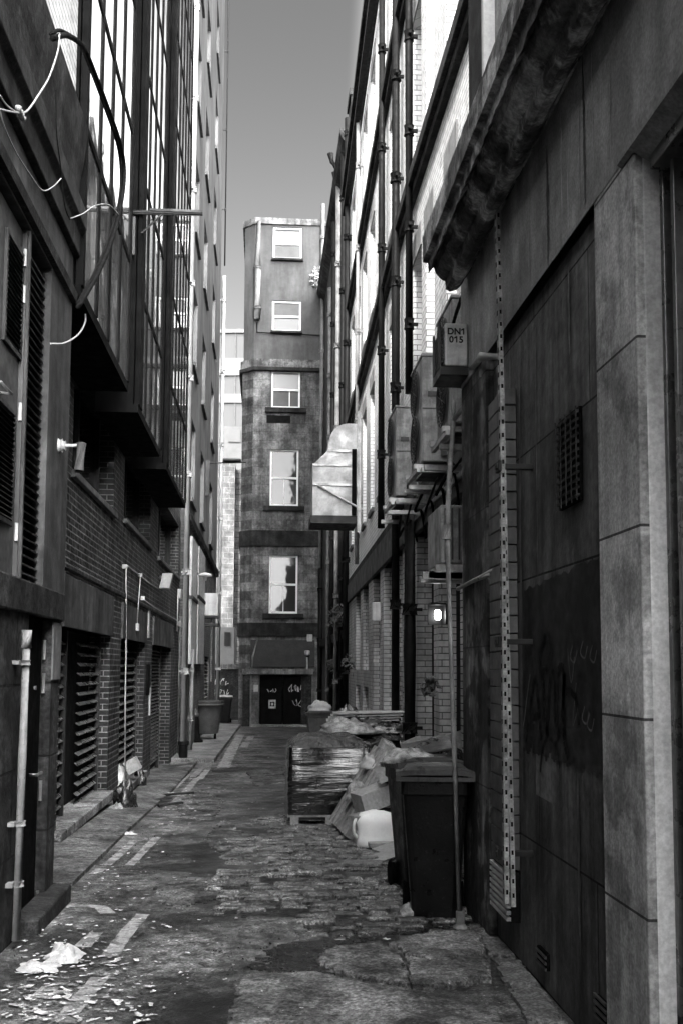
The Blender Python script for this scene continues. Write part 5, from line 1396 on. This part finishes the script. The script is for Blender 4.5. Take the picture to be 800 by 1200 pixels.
for i, (l, r, lb2) in enumerate(pls):
    o = pa if i == 0 else copy_tree(pa)
    o.location = (l[0], l[1], gz(l[0], l[1])+.5*math.sin(-r[1])+.0); o.rotation_euler = r; o['label'] = lb2
for i, (px_, py_, sz, rz_, tl, m_, lb2) in enumerate(((436, 935, .17, 20, .3, 'card', 'torn cardboard box wedged low among the leaning pallets'), (462, 900, .15, -25, .5, 'card', 'smaller cardboard box tipped up above the leaning pallets'), (425, 962, .12, 40, .1, 'wood', 'splintered wooden offcut at the foot of the front pallet'))):
    c_ = P(px_, py_, 10.75 - .1*i); a_ = R(rz_)
    ax_, ay_ = Vector((math.cos(a_)*sz, math.sin(a_)*sz, tl*sz)), Vector((-math.sin(a_)*sz*.8, math.cos(a_)*sz*.8, 0)); az_ = ax_.cross(ay_).normalized()*sz*.6
    tag(MB().obox(c_, ax_, ay_, az_).build('cardboard_box' if m_ == 'card' else 'wood_offcut', M[m_], org=c_, bevel=.004), lb2, 'box' if m_ == 'card' else 'offcut')
# jug
gj = GG(441, 992)
jx, jy, jz = gj[0], gj[1], gj[2]
j = thing('plastic_jug', 'crumpled translucent white jug by the wooden pallets', 'jug', (jx, jy, jz))
mb = MB(); n = 28
prof = [(.0,.0),(.17,.0),(.2,.03),(.2,.1),(.195,.2),(.2,.26),(.15,.33),(.06,.36),(.0,.365)]
for (r, z) in prof:
    for k in range(n):
        a = 2*math.pi*k/n; c, s = math.cos(a), math.sin(a)
        q = 1/max(abs(c), abs(s))**.7
        dd = 1+.2*nz(c*2, s*2, z*8)+.1*nz(c*5, s*5, z*16)
        mb.v.append((jx+r*c*q*dd*1.05, jy+r*s*q*dd*.6, jz+z+.02*nz(c*2, s*2, z*5)))
for i in range(len(prof)-1):
    for k in range(n): mb.f.append((i*n+k, i*n+(k+1) % n, (i+1)*n+(k+1) % n, (i+1)*n+k))
mb.build('body', M['jerry'], j, smooth=True)
MB().tube(curve([(jx-.15, jy-.02, jz+.3), (jx-.22, jy-.03, jz+.27), (jx-.235, jy-.03, jz+.16), (jx-.2, jy-.02, jz+.1)]), .018, 8).build('handle', M['jerry'], j, smooth=True)
MB().cyl((jx+.14, jy, jz+.27), (jx+.2, jy, jz+.31), .03, 12).build('cap', M['white'], j)
# cardboard near jug
def flat(px0, py0, w, d, tilt, rz, m, name, label, cat, off=.02, th=.006):
    g = GG(px0, py0); c, s = math.cos(rz), math.sin(rz)
    ax = Vector((c*w/2, s*w/2, math.sin(tilt)*w/2)); ay = Vector((-s*d/2, c*d/2, 0)); az = ax.cross(ay).normalized()*th
    o = MB().obox(Vector(g)+Vector((0,0,off+abs(ax.z))), ax, ay, az).build(name, m, org=g, bevel=.002); return tag(o, label, cat)
flat(466, 1000, .42, .3, R(14), R(20), M['card'], 'cardboard_sheet', 'pale flattened cardboard propped beside the nearest bin', 'cardboard', .03)
flat(452, 1008, .36, .24, R(8), R(35), M['card'], 'cardboard_sheet', 'pointed cardboard piece lying below the propped one', 'cardboard', .02)
flat(455, 995, .4, .12, 0, R(4), M['card'], 'wooden_board', 'short pale board lying across in front of the jug', 'board', .05, .02)
flat(425, 1015, .34, .2, 0, R(-10), M['pave'], 'loose_flagstone', 'thin flat stone lying on the cobbles near the cardboard', 'stone', .03, .012)
for i, (px, py, s, m, lb2) in enumerate(((408, 962, .16, M['trash'], 'crushed plastic litter between the wrapped load and pallets'), (398, 968, .1, M['paper'], 'scrap of pale paper at the foot of the wrapped load'), (470, 1028, .09, M['trash'], 'lump of rubbish on the cobbles beside the nearest bin'), (480, 1075, .1, M['trash'], 'clod of wet debris by the foot of the nearest bin'))):
    g = GG(px, py); tag(rags((g[0], g[1], g[2]), s, s*.8, s*.9, m, 'litter', seed=40+i), lb2, 'litter')
tag(rags((1.02, 11.4, .1), .12, .15, .2, M['trash'], 'rubbish_bag', seed=61), 'pale torn bag lodged between the leaning pallets', 'rubbish bag')
tag(rags((1.2, 11.7, .42), .1, .14, .14, M['paper'], 'rubbish_bag', seed=66), 'white bag higher up among the leaning pallets', 'rubbish bag')

# ================================================================== LEFT rubbish
g = GG(147, 950)
tag(rags(g, .16, .2, .34, M['bag'], 'rubbish_bag', seed=70), 'black bag slumped at the foot of the pier between garages', 'rubbish bag')
g = GG(137, 953); tag(rags(g, .1, .12, .12, M['trash'], 'litter', seed=71), 'small pale litter left of the black bag by the pier', 'litter')
g = GG(157, 930)
tag(MB().obox(Vector(g)+Vector((-.05, .2, .42)), (.09, 0, .05), (0, .12, 0), (-.05, 0, .09)).build('cardboard_box', M['card'], org=g), 'tilted pale box caught on the second shutter', 'box')
g = GG(163, 925)
tag(rags((g[0], g[1], g[2]), .12, .15, .3, M['bag'], 'rubbish_bag', seed=73), 'small dark bag under the tilted box', 'rubbish bag')
y, z = GX(XB-.05, 140, 915)
tag(rags((XB-.05, y, z-.15), .1, .3, .35, M['pgmetal'], 'rubbish_bag', seed=75), 'pale plastic bundle on the second garage sill', 'rubbish bag')
# crumpled papers at left foreground
def crumple(px, py, w, d, h, seed, label):
    g = GG(px, py); mb = MB(); n = 18
    for j in range(n+1):
        for k in range(n+1):
            x = (k/n-.5)*w; y = (j/n-.5)*d; e = max(0, 1-(2*abs(k/n-.5))**2)*max(0, 1-(2*abs(j/n-.5))**2)
            xx, yy = g[0]+x+.03*nz(x*20, y*20, seed), g[1]+y+.03*nz(x*20, y*20, seed+5)
            mb.v.append((xx, yy, gz(xx, yy)+.008+h*e*(.5+.9*abs(nz(x*14+seed, y*14, 0))+.5*nz(x*5, y*5, seed))))
    for j in range(n):
        for k in range(n): mb.f.append((j*(n+1)+k, j*(n+1)+k+1, (j+1)*(n+1)+k+1, (j+1)*(n+1)+k))
    return tag(mb.build('crumpled_paper', M['paper'], org=g, fix=False), label, 'paper')
crumple(76, 1124, .2, .26, .09, 1, 'crumpled white paper heap by the left line markings, the tallest')
crumple(46, 1136, .22, .2, .04, 2, 'flatter crumpled paper just left of the tallest one')
crumple(200, 932, .3, .3, .04, 3, 'small trampled paper in front of the third garage')
crumple(152, 978, .14, .1, .04, 4, 'rolled white scrap lying on the apron near the line')
# dark planks mid-left
for i, (px, py, w, lb2) in enumerate(((208, 934, .5, 'dark splintered plank lying across the double lines'), (190, 940, .3, 'shorter dark plank left of the splintered one'), (200, 946, .35, 'broken black plank nearest the camera of the three'))):
    flat(px, py, w, .08, R(4), R(12*i), M['soot'], 'broken_plank', lb2, 'plank', .03, .015)

# ================================================================== LEAVES & grit (uncountable)
lf = MB(); rr = random.Random(11)
def leaf(x, y, s):
    a = rr.uniform(0, 6.28); c, sn = math.cos(a)*s, math.sin(a)*s; z = gz(x, y)+.026*0+.012
    q_ = lambda: rr.uniform(.45, 1.15)
    l = [(-q_(),0,0),(-.4,.6*q_(),.25),(.2,.3*q_(),.1),(.6,.5*q_(),.3),(q_(),0,.2),(.4,-.6*q_(),.05),(-.1,-.25,.2),(-.5,-.5*q_(),.3)]
    up = rr.uniform(.1, .5)*s
    vs = [(x+c*p-sn*q, y+sn*p+c*q, z+up*r_) for p, q, r_ in l]
    lf.add(vs, [tuple(range(6))])
for k in range(230):
    px = abs(rr.gauss(0, 90)); py = rr.uniform(1010, 1200)
    if px < 10: continue
    g = GG(px+ (1200-py)*.35, py)
    if -1.45 < g[0] < 1.3: leaf(g[0], g[1], rr.uniform(.01, .032))
for k in range(260):
    y = rr.uniform(5, 30)**1; x = rr.uniform(-1.5, 1.0); leaf(x, y, rr.uniform(.008, .026))
for k in range(120):
    g = GG(rr.uniform(20, 180), rr.uniform(1100, 1200)); 
    if g[0] > -1.5: leaf(g[0], g[1], rr.uniform(.012, .036))
for k in range(200):
    y = rr.uniform(8, 26); leaf(rr.gauss(-1.2, .2), y, rr.uniform(.012, .04))
for k in range(300):
    y = rr.uniform(5, 16); leaf(rr.uniform(-.6, 1.2), y, rr.uniform(.006, .02))
for k in range(50):
    g = GG(rr.uniform(0, 150), rr.uniform(1125, 1200)); leaf(g[0], g[1], rr.uniform(.02, .06))
for k in range(60):
    g = GG(rr.gauss(215, 22), rr.gauss(935, 18)); leaf(g[0], g[1], rr.uniform(.02, .06))
for k in range(50): leaf(rr.uniform(.0, 1.3), rr.uniform(6.3, 8.5), rr.uniform(.015, .045))
tag(lf.build('fallen_leaves', M['leaf'], fix=False), 'pale leaves and scraps scattered over the lane', 'leaves', kind='stuff')
gt = MB()
for k in range(900):
    if k % 3: g = GG(rr.uniform(250, 560), rr.uniform(1040, 1150)); x, y = g[0], g[1]
    else: x, y = rr.uniform(-1.5, 1.35), rr.uniform(4.6, 20)
    s = rr.uniform(.003, .011); z = gz(x, y)
    gt.add([(x+s*rr.uniform(-1,1), y+s*rr.uniform(-1,1), z+(.006 if i > 3 else 0)+s*rr.uniform(0,1)) for i in range(6)], [(0,1,4),(1,2,5),(2,3,4),(3,0,5),(4,5,0),(4,5,2)])
tag(gt.build('loose_grit', mat('grit_stone', .07, .8, .6, 20), fix=False), 'dark grit and debris over the broken paving', 'grit', kind='stuff')
# weeds on the pipes of the far right wall
wd = MB()
def leafy(c, r, n, seed, s=.06):
    r_ = random.Random(seed)
    for _ in range(n):
        v = Vector((r_.gauss(0,1), r_.gauss(0,1), r_.gauss(0,1))).normalized()*r*r_.random()**.4; p = Vector(c)+v
        a = Vector((r_.uniform(-1,1), r_.uniform(-1,1), r_.uniform(-1,1))).normalized()*s; b_ = a.orthogonal().normalized()*s*.5
        wd.quad(p-a, p-b_, p+a, p+b_)
for i, (px, py, X, r, n) in enumerate(((398, 722, 2.1, .35, 260), (392, 780, 2.15, .25, 120), (408, 775, 2.1, .2, 60))):
    wd = MB(); c = P3(px, py, X); leafy(c, r, n, i)
    tag(wd.build('wall_weed', M['plant'], org=c, fix=False), ['largest tuft of weeds growing from the pipes on the dark right wall', 'smaller weed tuft below the largest on the dark right wall', 'small weed tuft near the white brick corner'][i], 'weed')
wd = MB(); c = P(377, 325, YE-.2); leafy(c, .5, 260, 9, .08)
wd2 = tag(wd.build('wall_weed', mat('pale_weed', .35, .7, .3, 5), org=c, fix=False), 'pale straggly weed on the tall downpipe of the corner building', 'weed')
wd = MB(); c = P3(503, 805, XW-.15); leafy(c, .12, 50, 19, .05)
tag(wd.build('wall_weed', M['plant'], org=c, fix=False), 'little weed sprouting from the tiled pier near the lit lamp', 'weed')

# ================================================================== LIGHT
SKY_LOBE = 9.0
sd = Vector((-.305, -.627, .717)).normalized()       # towards the sun
sun_d = bpy.data.lights.new('sun', 'SUN'); sun = bpy.data.objects.new('sun', sun_d); COL.objects.link(sun)
sun.rotation_euler = (-sd).to_track_quat('-Z', 'Y').to_euler(); sun.location = (0, 0, 60)
sun_d.energy = 1.6; sun_d.angle = R(3); sun_d.color = (1, .98, .95)
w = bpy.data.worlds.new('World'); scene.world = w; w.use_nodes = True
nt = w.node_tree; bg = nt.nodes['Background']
sk = nt.nodes.new('ShaderNodeTexSky'); sk.sky_type = 'NISHITA'; sk.sun_disc = False
sk.sun_elevation = math.asin(sd.z); sk.sun_rotation = math.atan2(sd.x, sd.y)
sk.dust_density = 2.0
bw = nt.nodes.new('ShaderNodeRGBToBW'); nt.links.new(sk.outputs[0], bw.inputs[0])
# sky brightened in a lobe around the sun, added to lift ambient light
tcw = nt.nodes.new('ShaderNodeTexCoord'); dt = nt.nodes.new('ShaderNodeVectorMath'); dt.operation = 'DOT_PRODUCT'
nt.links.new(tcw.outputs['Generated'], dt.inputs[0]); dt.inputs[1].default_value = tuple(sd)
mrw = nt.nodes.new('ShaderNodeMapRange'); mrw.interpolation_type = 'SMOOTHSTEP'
for i_, v_ in ((1, .05), (2, 1.0), (3, 1.0), (4, SKY_LOBE)): mrw.inputs[i_].default_value = v_
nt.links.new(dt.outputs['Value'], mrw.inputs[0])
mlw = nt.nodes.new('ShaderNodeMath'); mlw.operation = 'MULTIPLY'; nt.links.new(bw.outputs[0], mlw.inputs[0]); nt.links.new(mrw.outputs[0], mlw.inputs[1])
# bright sky band behind the right-hand roofs, added to whiten the bay-glass reflections
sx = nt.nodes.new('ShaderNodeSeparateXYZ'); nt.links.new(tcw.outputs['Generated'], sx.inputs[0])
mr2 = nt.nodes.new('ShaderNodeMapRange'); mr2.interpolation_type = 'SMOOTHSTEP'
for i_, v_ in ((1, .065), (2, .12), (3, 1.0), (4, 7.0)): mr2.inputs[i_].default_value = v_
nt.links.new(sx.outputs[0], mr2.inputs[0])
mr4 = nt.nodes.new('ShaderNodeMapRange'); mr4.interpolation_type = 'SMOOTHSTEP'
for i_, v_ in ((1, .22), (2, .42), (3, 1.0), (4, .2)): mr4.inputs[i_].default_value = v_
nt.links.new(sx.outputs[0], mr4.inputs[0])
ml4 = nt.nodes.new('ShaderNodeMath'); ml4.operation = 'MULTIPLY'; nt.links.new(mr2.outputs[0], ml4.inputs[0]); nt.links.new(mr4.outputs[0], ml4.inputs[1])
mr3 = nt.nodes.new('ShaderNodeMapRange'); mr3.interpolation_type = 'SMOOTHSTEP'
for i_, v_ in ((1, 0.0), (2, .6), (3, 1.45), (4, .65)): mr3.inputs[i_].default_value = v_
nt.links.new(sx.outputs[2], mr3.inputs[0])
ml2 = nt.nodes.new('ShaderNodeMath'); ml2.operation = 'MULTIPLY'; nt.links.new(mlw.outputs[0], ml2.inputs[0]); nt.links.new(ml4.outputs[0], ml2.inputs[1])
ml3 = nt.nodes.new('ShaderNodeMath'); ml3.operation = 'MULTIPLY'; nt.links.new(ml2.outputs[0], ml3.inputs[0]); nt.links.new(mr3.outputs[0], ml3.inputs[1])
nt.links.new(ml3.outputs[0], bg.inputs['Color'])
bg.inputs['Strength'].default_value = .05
scene.view_settings.view_transform = 'Standard'; scene.view_settings.look = 'None'
scene.view_settings.exposure = 2.35; scene.view_settings.gamma = 1
scene.render.engine = 'CYCLES'
